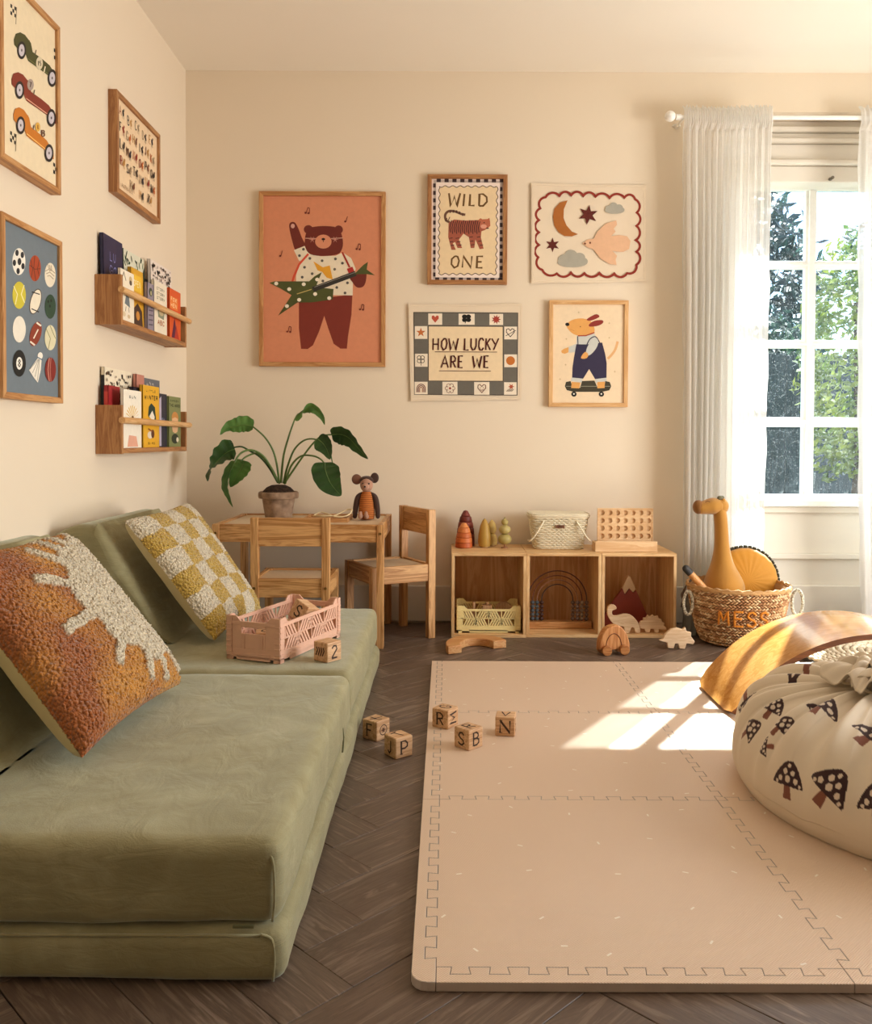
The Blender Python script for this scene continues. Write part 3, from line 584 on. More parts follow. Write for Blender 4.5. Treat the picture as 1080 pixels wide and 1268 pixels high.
D.poly([(250, 1000), (262, 955), (310, 945), (330, 1010), (410, 1015), (430, 945), (560, 940), (590, 1010), (665, 1010), (672, 945), (720, 955), (735, 1000), (715, 1042), (640, 1058), (340, 1058), (270, 1040)], '3a3423').line([(262, 1000), (725, 1000)], 5, '9a9a88')
D.poly([(322, 955), (412, 960), (400, 1022), (315, 1018)], OR).poly([(590, 955), (668, 950), (666, 1018), (590, 1022)], OR)
for x_ in (345, 632): D.ell(x_, 1082, 28, 27, '14120f').ell(x_, 1080, 9, 9, 'e8e2d8')
for x_, y_ in ((395, 228), (715, 340), (265, 505), (714, 492), (258, 775), (772, 846), (200, 925)): D.star(x_, y_, 14, 5, 4, 'c9b186')
D.build('print', e)
# ---------------------------------------------------------------- left wall
XF = LX + .030
e, r_, px_ = frame_on(None, 'framed_print', 'oak framed print of three vintage racing cars, green, red and orange', (XF, 2.134, 1.921), (XF, 2.462, 1.457), OAK, .016, .030, 'ecdcbc', 'Y', (1, 0, 0))
fr = pxframe(0, 0, 4.5, lambda x, y: PX(x, y, px_), (1, 0, 0)); D = Draw(fr)
def flag(x, y):
    for i in range(3):
        for j in range(3):
            if (i + j) % 2 == 0: D.poly([(x + i * 11, y + j * 20 + i * 7), (x + 10 + i * 11, y + j * 20 + 7 + i * 7), (x + 10 + i * 11, y + 20 + j * 20 + 7 + i * 7), (x + i * 11, y + 20 + j * 20 + i * 7)], '201c18')
    D.line([(x + 34, y + 20), (x + 30, y + 115)], 4, '8a7a60')
flag(58, 20); flag(300, 268); flag(56, 728); flag(296, 905)
def car(x, y, c, c2, sx=1):
    Q = lambda P: [(x + a * sx, y + b_) for a, b_ in P]
    D.poly(Q([(0, 40), (10, 8), (35, 0), (62, 14), (85, 45), (95, 60), (105, 110), (130, 128), (160, 150), (200, 185), (240, 250), (242, 290), (225, 285), (190, 240), (150, 210), (80, 160), (60, 110), (20, 90), (2, 70)]), c)
    D.line(Q([(85, 45), (92, 98)]), 6, c).line(Q([(118, 125), (124, 98)]), 5, '5a4a38'); D.line(Q([(78, 146), (190, 232)]), 5, c2)
    for wx, wy in ((43, 100), (213, 255)): D.ell(x + wx * sx, y + wy, 25, 50, '29211e').ell(x + wx * sx, y + wy, 16, 34, 'c9c3cc').ell(x + wx * sx, y + wy, 4, 8, '5a5258')
    return Q
Q = car(76, 180, '4a4a22', '6a6a3a'); D.ell(218, 352, 19, 36, 'd9cdb0').text('15', 208, 366, 8, 26, 3, 3, '3a3420'); D.line([(250, 370), (240, 415)], 6, 'e4d8bc')
Q = car(62, 402, '84321f', 'd9a48a', 1.04); D.ell(167, 472, 18, 32, 'a99a92').text('7', 160, 486, 12, 28, 0, 4, '3a2020')
Q = car(72, 598, 'c97822', 'f0c070', .93); D.ell(207, 708, 13, 26, 'e6b450').text('8', 202, 720, 10, 24, 0, 3, '9a5a18').text('B', 228, 760, 18, 34, 0, 5, '5a2a12')
D.build('print', e)
e, r_, px_ = frame_on(None, 'framed_print', 'oak framed print of twelve sports balls on slate blue', (XF, 2.134, 1.329), (XF, 2.467, .876), OAK, .016, .030, '6f7d88', 'Y', (1, 0, 0))
D = Draw(pxframe(0, 250, 3.8417, lambda x, y: PX(x, y, px_), (1, 0, 0)))
def ball(x, y, rx, ry, c): D.ell(x, y, rx, ry, c, n=28)
ball(90, 284, 31, 64, 'f0ece2')
for a in range(5): D.ell(90 + 22 * cos(a * 1.257 + .5), 284 + 46 * sin(a * 1.257 + .5), 8, 15, '1d1d22')
D.ell(92, 284, 9, 17, '1d1d22')
ball(166, 316, 28, 62, 'a8431f'); D.line([(140, 300), (165, 320), (192, 318)], 3, '5e2210').line([(165, 256), (160, 316), (170, 376)], 3, '5e2210').line([(145, 275), (155, 320), (148, 360)], 3, '5e2210').line([(186, 275), (178, 320), (186, 352)], 3, '5e2210')
ball(238, 348, 26, 58, 'e9dfca')
for k in range(3): D.line([(214 + k * 5, 330 + k * 12), (236, 318 + k * 16), (262 - k * 4, 340 + k * 14)], 3, '9a8a70'); D.line([(226 + k * 8, 296 + k * 3), (236 + k * 5, 330)], 3, '9a8a70')
ball(90, 444, 32, 65, 'cfc13a'); D.line([(64, 400), (82, 440), (72, 488)], 4, 'f1ecb6').line([(114, 396), (100, 440), (116, 480)], 4, 'f1ecb6')
D.ell(168, 474, 26, 62, '4a3a28', 14, 26).ell(168, 474, 23, 58, 'ebe3cf', 14, 26).line([(150, 428), (188, 440)], 5, '2a2622').line([(148, 508), (184, 524)], 5, '2a2622')
ball(238, 498, 26, 58, '2c4733')
for q in ((228, 474), (242, 470), (236, 496)): D.ell(q[0], q[1], 4, 7, '101a12')
ball(90, 606, 31, 63, 'ece6d8')
D.ell(168, 628, 26, 60, '8c3a22', 14, 26).line([(172, 574), (194, 590)], 8, 'efe6d4').line([(142, 664), (164, 682)], 8, 'efe6d4').line([(158, 650), (180, 606)], 6, 'efe6d4')
ball(238, 646, 27, 60, 'dcd6b4'); D.line([(218, 604), (238, 650), (228, 700)], 3, '8a8a5a').line([(236, 588), (262, 650)], 3, '8a8a5a')
ball(90, 768, 31, 64, '14130f'); D.ell(90, 768, 15, 30, 'f0ece2').text('8', 83, 784, 14, 34, 0, 4, '14130f')
D.poly([(180, 740), (196, 750), (192, 800), (178, 860), (160, 838), (136, 800), (158, 770)], 'ece7da')
for k in range(4): D.line([(186 - k * 2, 748), (176 - k * 12, 850 - k * 18)], 3, 'a8a69c')
D.ell(189, 732, 12, 17, 'f4f0e6').line([(178, 740), (200, 752)], 5, '4a6a8a')
ball(238, 798, 26, 58, '7e2018'); D.line([(232, 742), (226, 798), (232, 854)], 4, 'c98a78').line([(240, 742), (236, 798), (240, 854)], 2, 'c98a78')
D.build('print', e)
e, r_, px_ = frame_on(None, 'framed_print', 'oak framed alphabet print with small animals and letters, above the book shelves', (XF, 2.881, 1.918), (XF, 3.313, 1.5846), OAKD, .017, .030, 'edd3b0', 'Y', (1, 0, 0))
D = Draw(lambda u, v, k: Vector((px_ + k, r_[0] + (r_[1] - r_[0]) * u, r_[2] + (r_[3] - r_[2]) * v)))
rnd = random.Random(5); LC = ['8a2c1c', '1f1a18', '3b2c24', 'b9622c', 'b98a4a', '2a2430', '7a4a30', '9a8468']
L = list('ABCDEFGHIJKLMNOPQRSTUVWXYZ'); k = 0
for row, n in enumerate((5, 6, 6, 6, 3)):
    for i in range(n):
        if row == 4: u = .28 + i * .22
        else: u = .06 + i * (.90 / n)
        v = .84 - row * .185 - (.03 if i % 2 else 0); c = LC[(k * 5 + row) % 8]
        D.text(L[k], u, v, .045, .10, 0, .012, c, up=1); c2 = LC[(k * 3 + 1) % 8]; D.ell(u + .085, v + .045, .022, .036, c2, rnd.uniform(-40, 40), 10).ell(u + .10, v + .085, .012, .017, c2, 0, 8); k += 1
        for s_ in (-.012, .012): D.line([(u + .085 + s_, v + .02), (u + .085 + s_, v - .02)], .006, c2)
D.text('ALPHABET', .08, .05, .022, .04, .012, .005, '8a6a4a', up=1); D.build('print', e)
# ---------------------------------------------------------------- picture-ledge book shelves on the left wall
def bookshelf(label, z0, z1, group=None):
    y0, y1, x1 = 2.763, 3.455, -1.026; e = thing('wall_book_shelf', label, 'shelf', (LX, (y0 + y1) / 2, z0), group=group); o = OAKD
    for a in (y0, y1 - .016): b = MB(); b.box(LX + .0005, x1, a, a + .016, z0, z1); b.build('side_panel', o('Z'), e, smooth=0, bevel=.0012)
    b = MB(); b.box(LX + .0005, x1, y0 + .016, y1 - .016, z0 + .002, z0 + .018); b.build('base_board', o('Y'), e, smooth=0, bevel=.001)
    b = MB(); b.cyl((x1 + .002, y0 - .004, z1 - .048), (x1 + .002, y1 + .03, z1 - .052), .0105, n=20); b.build('dowel_rail', PALE('Y'), e)
    b = MB(); b.box(LX + .0005, LX + .008, y0 + .016, y1 - .016, z0 + .018, z0 + .05); b.build('back_strip', o('Y'), e, smooth=0)
    return z0 + .018
zu = bookshelf('upper oak ledge shelf with dowel rail holding books on left wall', 1.137, 1.295)
zl = bookshelf('lower oak ledge shelf with dowel rail holding books on left wall', .729, .884)
def book(label, y0, wd, ht, th, xback, z, color, lean=2.5, draw=None, group='picture books on the wall shelves', spine=None):
    """cover faces +X; local frame: x thickness, y width, z height"""
    b = MB(); b.box(0, .0016, 0, wd, 0, ht); b.box(th - .0016, th, 0, wd, 0, ht); b.box(0, th, 0, .0022, 0, ht)
    o = b.build('book', plain(color, .5), None, local=True, smooth=0); o.location = (xback, y0, z); o.rotation_euler = (0, R(-lean), 0); tag(o, label, 'book', group)
    b = MB(); b.box(.0016, th - .0016, .0022, wd - .003, .003, ht - .003); b.build('page_block', plain('efe6d2', .8), o, local=True, smooth=0)
    if spine: b = MB(); b.box(.001, th - .001, -.0006, 0, ht * .12, ht * .9); b.build('spine_print', plain(spine, .5), o, local=True, smooth=0)
    if draw: D = Draw(lambda u, v, k: Vector((th + k, u * wd, v * ht))); draw(D); D.build('cover_print', o, local=True)
    return o
def leop(bg, fg, n=60, seed=1):
    def f(D):
        rn = random.Random(seed); D.poly([(.0, 0), (1, 0), (1, 1), (0, 1)], bg)
        for _ in range(int(n * 1.7)): D.ell(rn.uniform(.05, .95), rn.uniform(.04, .96), rn.uniform(.018, .034), rn.uniform(.01, .02), fg, rn.uniform(0, 180), 7)
    return f
def d_navy(D): D.text('LU', .32, .72, .12, .1, .06, .012, '8f8fd0', up=1).text('GO', .3, .56, .14, .1, .06, .012, '8f8fd0', up=1).poly([(.3, .12), (.5, .12), (.45, .26)], 'c7a45a').poly([(.55, .1), (.9, .1), (.8, .2), (.6, .16)], 'b9b2a4')
def d_jungle(D):
    rn = random.Random(3); D.poly([(0, 0), (1, 0), (1, 1), (0, 1)], 'dcdcc8')
    for _ in range(46):
        x, y = rn.uniform(.04, .96), rn.uniform(.3, .97)
        if (x - .5) ** 2 + (y - .4) ** 2 > .05: D.ell(x, y, .05, .018, rn.choice(['2c4a2c', '47683a', '1d3322']), rn.uniform(0, 180), 8)
    D.ell(.5, .4, .26, .22, 'd8d4dc').text('IN', .36, .45, .1, .12, .06, .02, '4a3a5a', up=1).text('MY', .34, .28, .12, .12, .05, .02, '4a3a5a', up=1); D.poly([(.9, .2), (1, .2), (1, .9), (.9, .8)], '1d3322')
def d_white(D):
    D.poly([(0, 0), (1, 0), (1, 1), (0, 1)], 'ece4d2'); D.line([(.1, .8), (.25, .95), (.4, .8)], .03, '2b2622').ell(.75, .86, .12, .07, 'c9b48a').ell(.75, .8, .1, .05, '5a4a3a')
    D.poly([(.3, .35), (.7, .3), (.62, .5), (.4, .52)], '6f7a80').line([(.4, .3), (.35, .2)], .03, '3a3430').line([(.6, .3), (.62, .2)], .03, '3a3430').ell(.5, .56, .08, .04, '3a3430')
    D.ell(.25, .14, .12, .05, 'd9c8a8').ell(.6, .12, .1, .04, 'cdb894')
def d_yellow(D): D.poly([(.15, .62), (.85, .62), (.85, .9), (.15, .9)], 'e8bd3a').text('OPEN', .2, .7, .11, .1, .04, .02, 'f4e9b8', up=1).poly([(.1, .02), (.9, .02), (.85, .3), (.5, .42), (.15, .3)], '4a3122').ell(.5, .2, .15, .08, 'c98a3a')
def d_grey(D): D.ell(.5, .82, .28, .09, '3f4a3e').ell(.55, .8, .12, .05, 'b9b08a'); [D.line([(.2, .12 + i * .1), (.8, .14 + i * .1)], .03, '5f5866') for i in range(5)]
def d_cream(D):
    D.poly([(0, 0), (1, 0), (1, 1), (0, 1)], 'e9e0cc').poly([(.25, .48), (.8, .46), (.75, .3), (.3, .32)], '8b927c').ell(.55, .42, .18, .06, 'c9b890')
    for i in range(3): D.text('STORY', .18, .84 - i * .09, .1, .05, .03, .012, '7a7a66', up=1)
    D.text('ABC', .25, .18, .14, .08, .05, .02, 'b2663a', up=1)
def d_orange(D): D.poly([(.1, .6), (.75, .6), (.75, .85), (.1, .85)], 'e8823a').text('FOX', .15, .76, .12, .07, .06, .02, 'f6d6a8', up=1).text('HEN', .15, .64, .12, .07, .06, .02, 'f6d6a8', up=1).poly([(.2, .02), (.45, .45), (.7, .02)], '5a1d3a').poly([(.45, .02), (.6, .3), (.85, .02)], 'b23322')
zz = zu + .0005
book('dark navy book at the left end of the upper shelf', 2.785, .165, .275, .012, -1.098, zz, '232348', 1, d_navy)
book('green and white jungle patterned book on the upper shelf', 2.965, .20, .265, .01, -1.098, zz, '2c4a2c', 1, d_jungle)
book('small black book between jungle and dotted books, upper shelf', 3.175, .09, .20, .01, -1.098, zz, '191822', 1, lambda D: D.ell(.5, .8, .15, .05, 'e8e8f0'))
book('large book with black dots on white, right end of upper shelf', 3.19, .24, .275, .012, -1.085, zz, 'ded4cc', 1, leop('e8dcd2', '2c2422', 130, 4))
book('white book with a small animal drawing, front row left on upper shelf', 2.79, .12, .165, .009, -1.047, zz, 'e6dcc8', 0, d_white)
book('yellow book in the front row of the upper shelf', 2.925, .115, .195, .012, -1.062, zz, 'd8a32c', 1, d_yellow, spine='b98420')
book('thin grey-lilac book between yellow and cream books, upper shelf', 3.04, .07, .165, .012, -1.05, zz, '8f8796', 0, d_grey)
book('cream book with pale printed text, front row of upper shelf', 3.105, .14, .185, .012, -1.048, zz, 'e2d8c2', 0, d_cream)
book('orange book at the right end of the upper shelf front row', 3.265, .14, .185, .014, -1.048, zz, 'd8551e', 0, d_orange)
def d_cat(D):
    leop('efe4cc', '33291f', 110, 9)(D); D.ell(.5, .33, .25, .12, 'b9aaa0')
def d_flower(D):
    D.poly([(0, 0), (1, 0), (1, 1), (0, 1)], 'f0eadc')
    for a in range(9): t_ = pi * (a + 1) / 10; D.poly([(.5, .5), (.5 + .34 * cos(t_) - .03, .52 + .2 * sin(t_)), (.5 + .38 * cos(t_) + .02, .53 + .22 * sin(t_))], 'd9b23a')
    D.ell(.5, .5, .07, .06, '6a4a22').text('SUN', .3, .86, .1, .04, .04, .012, '6a6a6a', up=1).poly([(.2, .02), (.8, .02), (.7, .2), (.3, .22)], 'e0a890')
def d_bird(D):
    D.text('LITTLE', .2, .9, .07, .03, .03, .008, '3a2a10', up=1).text('WINTER', .1, .78, .1, .06, .04, .016, '2a1c0c', up=1)
    D.poly([(.3, .52), (.35, .66), (.5, .72), (.72, .66), (.78, .5), (.8, .36), (.68, .4), (.55, .5), (.36, .48)], '24382c').poly([(.36, .5), (.56, .6), (.7, .5), (.66, .4), (.5, .46)], 'e8e0d0')
    D.ell(.42, .2, .16, .06, 'e6d9c4').ell(.58, .22, .1, .07, '5a2e18').line([(.3, .3), (.55, .26)], .025, '8a4a20').text('BIRD', .3, .05, .08, .03, .03, .008, '7a5a18', up=1)
def d_green(D): D.text('GARDEN', .12, .9, .09, .03, .03, .01, '3c4428', up=1).text('THE WOOD', .06, .8, .08, .05, .03, .014, '2c331c', up=1).ell(.5, .58, .28, .12, 'c88a48').poly([(.3, .3), (.7, .3), (.74, .56), (.26, .56)], 'e0b48a', 2).ell(.5, .16, .3, .1, '2b3322').ell(.7, .14, .1, .05, 'ded6bc')
zz = zl + .0005
book('white and red spined book at the left end of the lower shelf', 2.783, .10, .20, .014, -1.09, zz, 'a1202a', 0, None, spine='c33a34')
book('cream book with black dots and a cat, left on lower shelf', 2.80, .24, .26, .012, -1.106, zz, 'e8dcc4', 0, d_cat, spine='17161c')
book('dark navy book behind the flower book, lower shelf', 2.95, .13, .205, .012, -1.07, zz, '1a1a30', 0)
book('white book with a yellow flower, lower shelf front row', 2.81, .165, .19, .010, -1.048, zz, 'ece4d6', 0, d_flower)
book('yellow book with a penguin-like bird on the lower shelf', 2.99, .17, .215, .012, -1.050, zz, 'e3ac22', 0, d_bird)
book('pink spined book standing behind the yellow book, lower shelf', 3.04, .08, .255, .012, -1.09, zz, 'c48272', 0)
book('grey patterned book behind the navy one, lower shelf', 3.13, .20, .25, .012, -1.104, zz, '55565e', 0, leop('6a6c74', 'b9b4b0', 60, 12), spine='d8d4cc')
book('narrow navy blue book between yellow and green books, lower shelf', 3.175, .09, .195, .012, -1.056, zz, '1d2036', 0, lambda D: D.text('SEA', .3, .5, .1, .04, .04, .012, '9aa4c4', up=1).poly([(.05, .02), (.3, .02), (.3, .95), (.05, .9)], 'b9b0c8'))
book('olive green book at the right end of the lower shelf front row', 3.27, .145, .19, .012, -1.050, zz, '7c8452', 0, d_green)
# ---------------------------------------------------------------- foam puzzle play mat
MT = .014; MX0, MY0, TS_ = -.012, 1.252, .592
def foam():
    t = NT('foam_mat'); v = t.coord((1, 1, 1)); sp = t.add('SeparateXYZ'); t.ln(v, sp.inputs[0])
    k = 2 * pi / .0045
    g = t.math('MULTIPLY', t.math('SINE', t.math('MULTIPLY', sp.outputs[0], k)), t.math('SINE', t.math('MULTIPLY', sp.outputs[1], k)))
    vo = t.add('TexVoronoi'); vo.voronoi_dimensions = '2D'; vo.inputs['Scale'].default_value = 8; vo.inputs['Randomness'].default_value = .55; t.ln(v, vo.inputs['Vector'])
    sc = t.add('VectorMath', operation='SCALE'); t.ln(v, sc.inputs[0]); sc.inputs['Scale'].default_value = 1.0
    df = t.add('VectorMath', operation='SUBTRACT'); t.ln(v, df.inputs[0])
    vs = t.add('VectorMath', operation='SCALE'); t.ln(vo.outputs['Position'], vs.inputs[0]); vs.inputs['Scale'].default_value = 1.0; t.ln(vs.outputs[0], df.inputs[1])
    s2 = t.add('SeparateXYZ'); t.ln(df.outputs[0], s2.inputs[0]); sc_ = t.add('SeparateColor'); t.ln(vo.outputs['Color'], sc_.inputs[0])
    an = t.math('MULTIPLY', sc_.outputs[0], 6.28); ca, sa = t.math('COSINE', an), t.math('SINE', an)
    x = t.math('ABSOLUTE', t.math('ADD', t.math('MULTIPLY', s2.outputs[0], ca), t.math('MULTIPLY', s2.outputs[1], sa)))
    y = t.math('ABSOLUTE', t.math('SUBTRACT', t.math('MULTIPLY', s2.outputs[1], ca), t.math('MULTIPLY', s2.outputs[0], sa)))
    msk = t.math('MULTIPLY', t.math('LESS_THAN', x, .0052), t.math('LESS_THAN', y, .0017))
    t.col(t.mix(msk, lin('e0c6ae'), lin('f8efe2'))); t.set(Roughness=.38); t.b.inputs['Specular IOR Level'].default_value = .6; t.bump(g, .5, .0009); return t.m
M_FOAM = foam(); M_EDGE = plain('c2b3a8', .6)
mat_ = thing('play_mat', 'large beige interlocking foam play mat with small cream flecks on the wooden floor', 'play mat', (MX0, MY0, 0))
def seam(L, n=10, d=.017, seed=0):
    """puzzle line from 0..L, list of (along, across)"""
    P = [(0, 0)]; p = L / (n + .5)
    for k in range(n):
        a = p * (k + .25 + .12); w_ = p * .5
        P += [(a + .0015, 0), (a - .001, d), (a + w_ + .001, d), (a + w_ - .0015, 0)] if True else []
    P.append((L, 0)); return P
def hseam(i, j): return [(MX0 + i * TS_ + a, MY0 + j * TS_ + (c if j else -c)) for a, c in seam(TS_)]      # runs +X at row line j
def vseam(i, j): return [(MX0 + i * TS_ + (c if i else -c), MY0 + j * TS_ + a) for a, c in seam(TS_)]      # runs +Y at col line i
NCOL, NROW = 3, 3; YEND = 3.008; XEND = MX0 + 3 * TS_
def seg_line(a, b_): return [a, b_]
def slab(name, pts, lab=None):
    q = []
    for p in pts:
        if not q or (Vector(q[-1]) - Vector(p)).length > 1e-6: q.append(p)
    if (Vector(q[0]) - Vector(q[-1])).length < 1e-6: q.pop()
    ar = sum(q[i][0] * q[(i + 1) % len(q)][1] - q[(i + 1) % len(q)][0] * q[i][1] for i in range(len(q))); sg = 1 if ar > 0 else -1; q2 = []
    for i in range(len(q)):
        p0, p1, p2 = Vector(q[i - 1]), Vector(q[i]), Vector(q[(i + 1) % len(q)]); d1, d2 = (p1 - p0).normalized(), (p2 - p1).normalized(); n1, n2 = Vector((-d1.y, d1.x)) * sg, Vector((-d2.y, d2.x)) * sg
        mt = (n1 + n2); mt = mt / max(.5, mt.length_squared / 2) if mt.length > .1 else n1; q2.append(tuple(p1 + mt * .0004))
    q = q2
    b = MB(); n = len(q); a = [b.av((x, y, .0)) for x, y in q]; t_ = [b.av((x, y, MT)) for x, y in q]
    b.af(t_, 0); b.af(a[::-1], 1)
    for i in range(n): b.af((a[i], a[(i + 1) % n], t_[(i + 1) % n], t_[i]), 1)
    o = b.build(name, [M_FOAM, M_EDGE], mat_, smooth=0, bevel=.0008, seg=1); return o
for i in range(NCOL):
    for j in range(NROW):
        bot, rt, lf = hseam(i, j), (vseam(i + 1, j) if i < NCOL - 1 else None), vseam(i, j)
        x0, x1, y0, y1 = MX0 + i * TS_, MX0 + (i + 1) * TS_, MY0 + j * TS_, MY0 + (j + 1) * TS_
        if rt is None: rt = [(x1, y0), (x1, y1)]
        if j < NROW - 1: top = hseam(i, j + 1)
        else: top = [(x0, YEND), (x1, YEND)]; rt = [(x, min(y, YEND)) for x, y in rt]; lf = [(x, min(y, YEND)) for x, y in lf]
        slab('foam_tile', bot + rt + top[::-1] + lf[::-1])
BO = .036
for i in range(NCOL):   # front border strips
    x0, x1 = MX0 + i * TS_, MX0 + (i + 1) * TS_
    slab('border_strip', [(x0, MY0)] + hseam(i, 0) + [(x1, MY0), (x1, MY0 - BO), (x0, MY0 - BO)])
for j in range(NROW):
    y0, y1 = MY0 + j * TS_, MY0 + (j + 1) * TS_
    if j == NROW - 1: y1 = YEND
    vs_ = [(x, min(y, y1)) for x, y in vseam(0, j)]
    if j == 0: pts = vs_ + [(MX0 - BO, y1)] + [(MX0 - BO, MY0 - .012)] + [(MX0 - BO + .024 * (1 - cos(a * pi / 8)), MY0 - .012 - .024 * sin(a * pi / 8)) for a in range(1, 5)] + [(MX0, MY0 - BO)]
    else: pts = vs_ + [(MX0 - BO, y1), (MX0 - BO, y0)]
    slab('border_strip', pts)
# ---------------------------------------------------------------- sage velvet play sofa
def velvet():
    t = NT('sage_velvet'); v = t.coord(); n = t.noise(t.coord((1, 1.6, 1)), 5, 4, .6, 1.2); n2 = t.noise(v, 420, 2); n3 = t.noise(t.coord((1, .5, 3)), 17, 3, .6, .8)
    c = t.ramp(t.math('ADD', t.math('MULTIPLY', n, .7), t.math('MULTIPLY', n3, .3)), [(.34, '877f5c'), (.5, '918a67'), (.66, 'a09a78')])
    t.col(c); t.set(Roughness=.75, Sheen_Weight=.62, Sheen_Roughness=.42); t.b.inputs['Sheen Tint'].default_value = lin('dfeadf'); t.b.inputs['Specular IOR Level'].default_value = .2
    t.bump(t.math('ADD', t.math('MULTIPLY', n3, 3.0), t.math('MULTIPLY', n2, .3)), .25, .004); return t.m
M_VEL = velvet()
SX = -.232; ZM, ZS = .078, .205; SY0, SY1, SYM = 1.232, 2.985, 2.14
def cush(name, label, x0, x1, y0, y1, z0, z1, r, seed, group):
    b = MB(); soft_box(b, x0, x1, y0, y1, z0, z1, r, .022, .0035, 5, seed=seed); e = thing(name, label, 'sofa cushion', ((x0 + x1) / 2, (y0 + y1) / 2, z0), group=group)
    b.build('foam_body', M_VEL, e, smooth=180); return e
def piping(e, pts, closed=False): b = MB(); b.tube(catmull(pts, 4), .0022, 6); b.build('piping', M_VEL, e, smooth=180)
G_ = 'sage velvet play sofa cushions'
e = cush('floor_mattress', 'thin sage green velvet base mattress on the floor, under the thicker seat cushions', LX + .012, SX + .006, SY0 - .006, SY1, 0.001, ZM, .024, 1, G_)
piping(e, [(SX - .012, SY0 - .005, .008), (SX - .010, SY0 - .0045, .04), (SX - .014, SY0 - .003, .066), (SX - .03, SY0 - .004, .074)]); piping(e, [(LX + .02, SY0 - .001, .07), (-.7, SY0 - .001, .0705), (SX - .03, SY0 - .002, .071)])
e = cush('seat_cushion', 'front sage green velvet seat cushion, closest to the camera, under the orange sun pillow', LX + .012, SX, SY0, SYM - .001, ZM, ZS, .028, 2, G_)
piping(e, [(SX - .014, SY0 + .002, ZM + .012), (SX - .011, SY0 + .003, .12), (SX - .013, SY0 + .004, .17), (SX - .02, SY0 + .008, .186)])
b = MB(); b.obox((SX - .055, SY0 - .001, ZM + .006), (.03, .003, .004)); b.build('zip_tape', plain('6a6c4c', .6), e); b = MB(); b.tube([(SX + .001, 1.95, .13), (SX + .003, 1.952, .11), (SX + .002, 1.955, .09), (SX + .001, 1.95, .075)], .002, 6); b.build('zip_pull', plain('6a6c4c', .6), e)
e = cush('seat_cushion', 'rear sage green velvet seat cushion holding the pink crate', LX + .012, SX, SYM + .001, SY1, ZM, ZS, .028, 3, G_)
def wedge(label, y0, y1, seed):
    prof = [(-.785, ZS + .002), (-.79, ZS + .02), (-.955, .515), (-.985, .535), (-1.03, .538), (LX + .022, .512), (LX + .016, .48), (LX + .016, ZS + .002)]
    e = thing('back_cushion', label, 'sofa cushion', (-.95, (y0 + y1) / 2, ZS), group=G_); P = [(p.x, p.y) for p in catmull([(a, c, 0) for a, c in prof], 3, True)]; n = len(P); cx_ = sum(p[0] for p in P) / n; cz = sum(p[1] for p in P) / n
    b = MB(); rings = []; L0 = y1 - y0; ds = [0, .002, .005, .009, .014, .02, .027, .035]; ts = [d / L0 for d in ds] + [(.05 + (L0 - .1) * k / 20) / L0 for k in range(21)] + [1 - d / L0 for d in ds[::-1]]
    for t_ in ts:
        y = y0 + (y1 - y0) * t_; d = min(t_, 1 - t_) * (y1 - y0); s_ = 0 if d > .03 else (.03 - sqrt(max(0, .03 ** 2 - (.03 - d) ** 2)))
        rr = []
        for (x, z) in P:
            v = Vector((x - cx_, z - cz)); L_ = v.length; v = v * ((L_ - s_) / L_); q = Vector((cx_ + v.x, y, cz + v.y)); q += Vector((v.x, 0, v.y)).normalized() * .005 * (noise.noise(q * 5 + Vector((seed, 0, 0)))); q.z = max(q.z, ZS + .0015); q.x = max(q.x, LX + .003); rr.append(b.av(q))
        rings.append(rr)
    for A, B in zip(rings, rings[1:]):
        for i in range(n): b.af((A[i], A[(i + 1) % n], B[(i + 1) % n], B[i]))
    for rr, y in ((rings[0], y0 - .004), (rings[-1], y1 + .004)):
        c = b.av((cx_, y, cz)); mid = [b.av(Vector((cx_, y, cz)) * .4 + Vector(b.v[i]) * .6 + Vector((0, (y - b.v[rr[0]].y) * .0, 0))) for i in rr]
        for i in range(n): b.af((rr[i], rr[(i + 1) % n], mid[(i + 1) % n], mid[i])); b.af((mid[i], mid[(i + 1) % n], c))
    b.build('foam_body', M_VEL, e, smooth=70); return e
wedge('sage velvet back cushion behind the orange sun pillow', 1.22, 2.16, 1); wedge('sage velvet back cushion against the wall behind the yellow check pillow', 2.42, 2.985, 2)
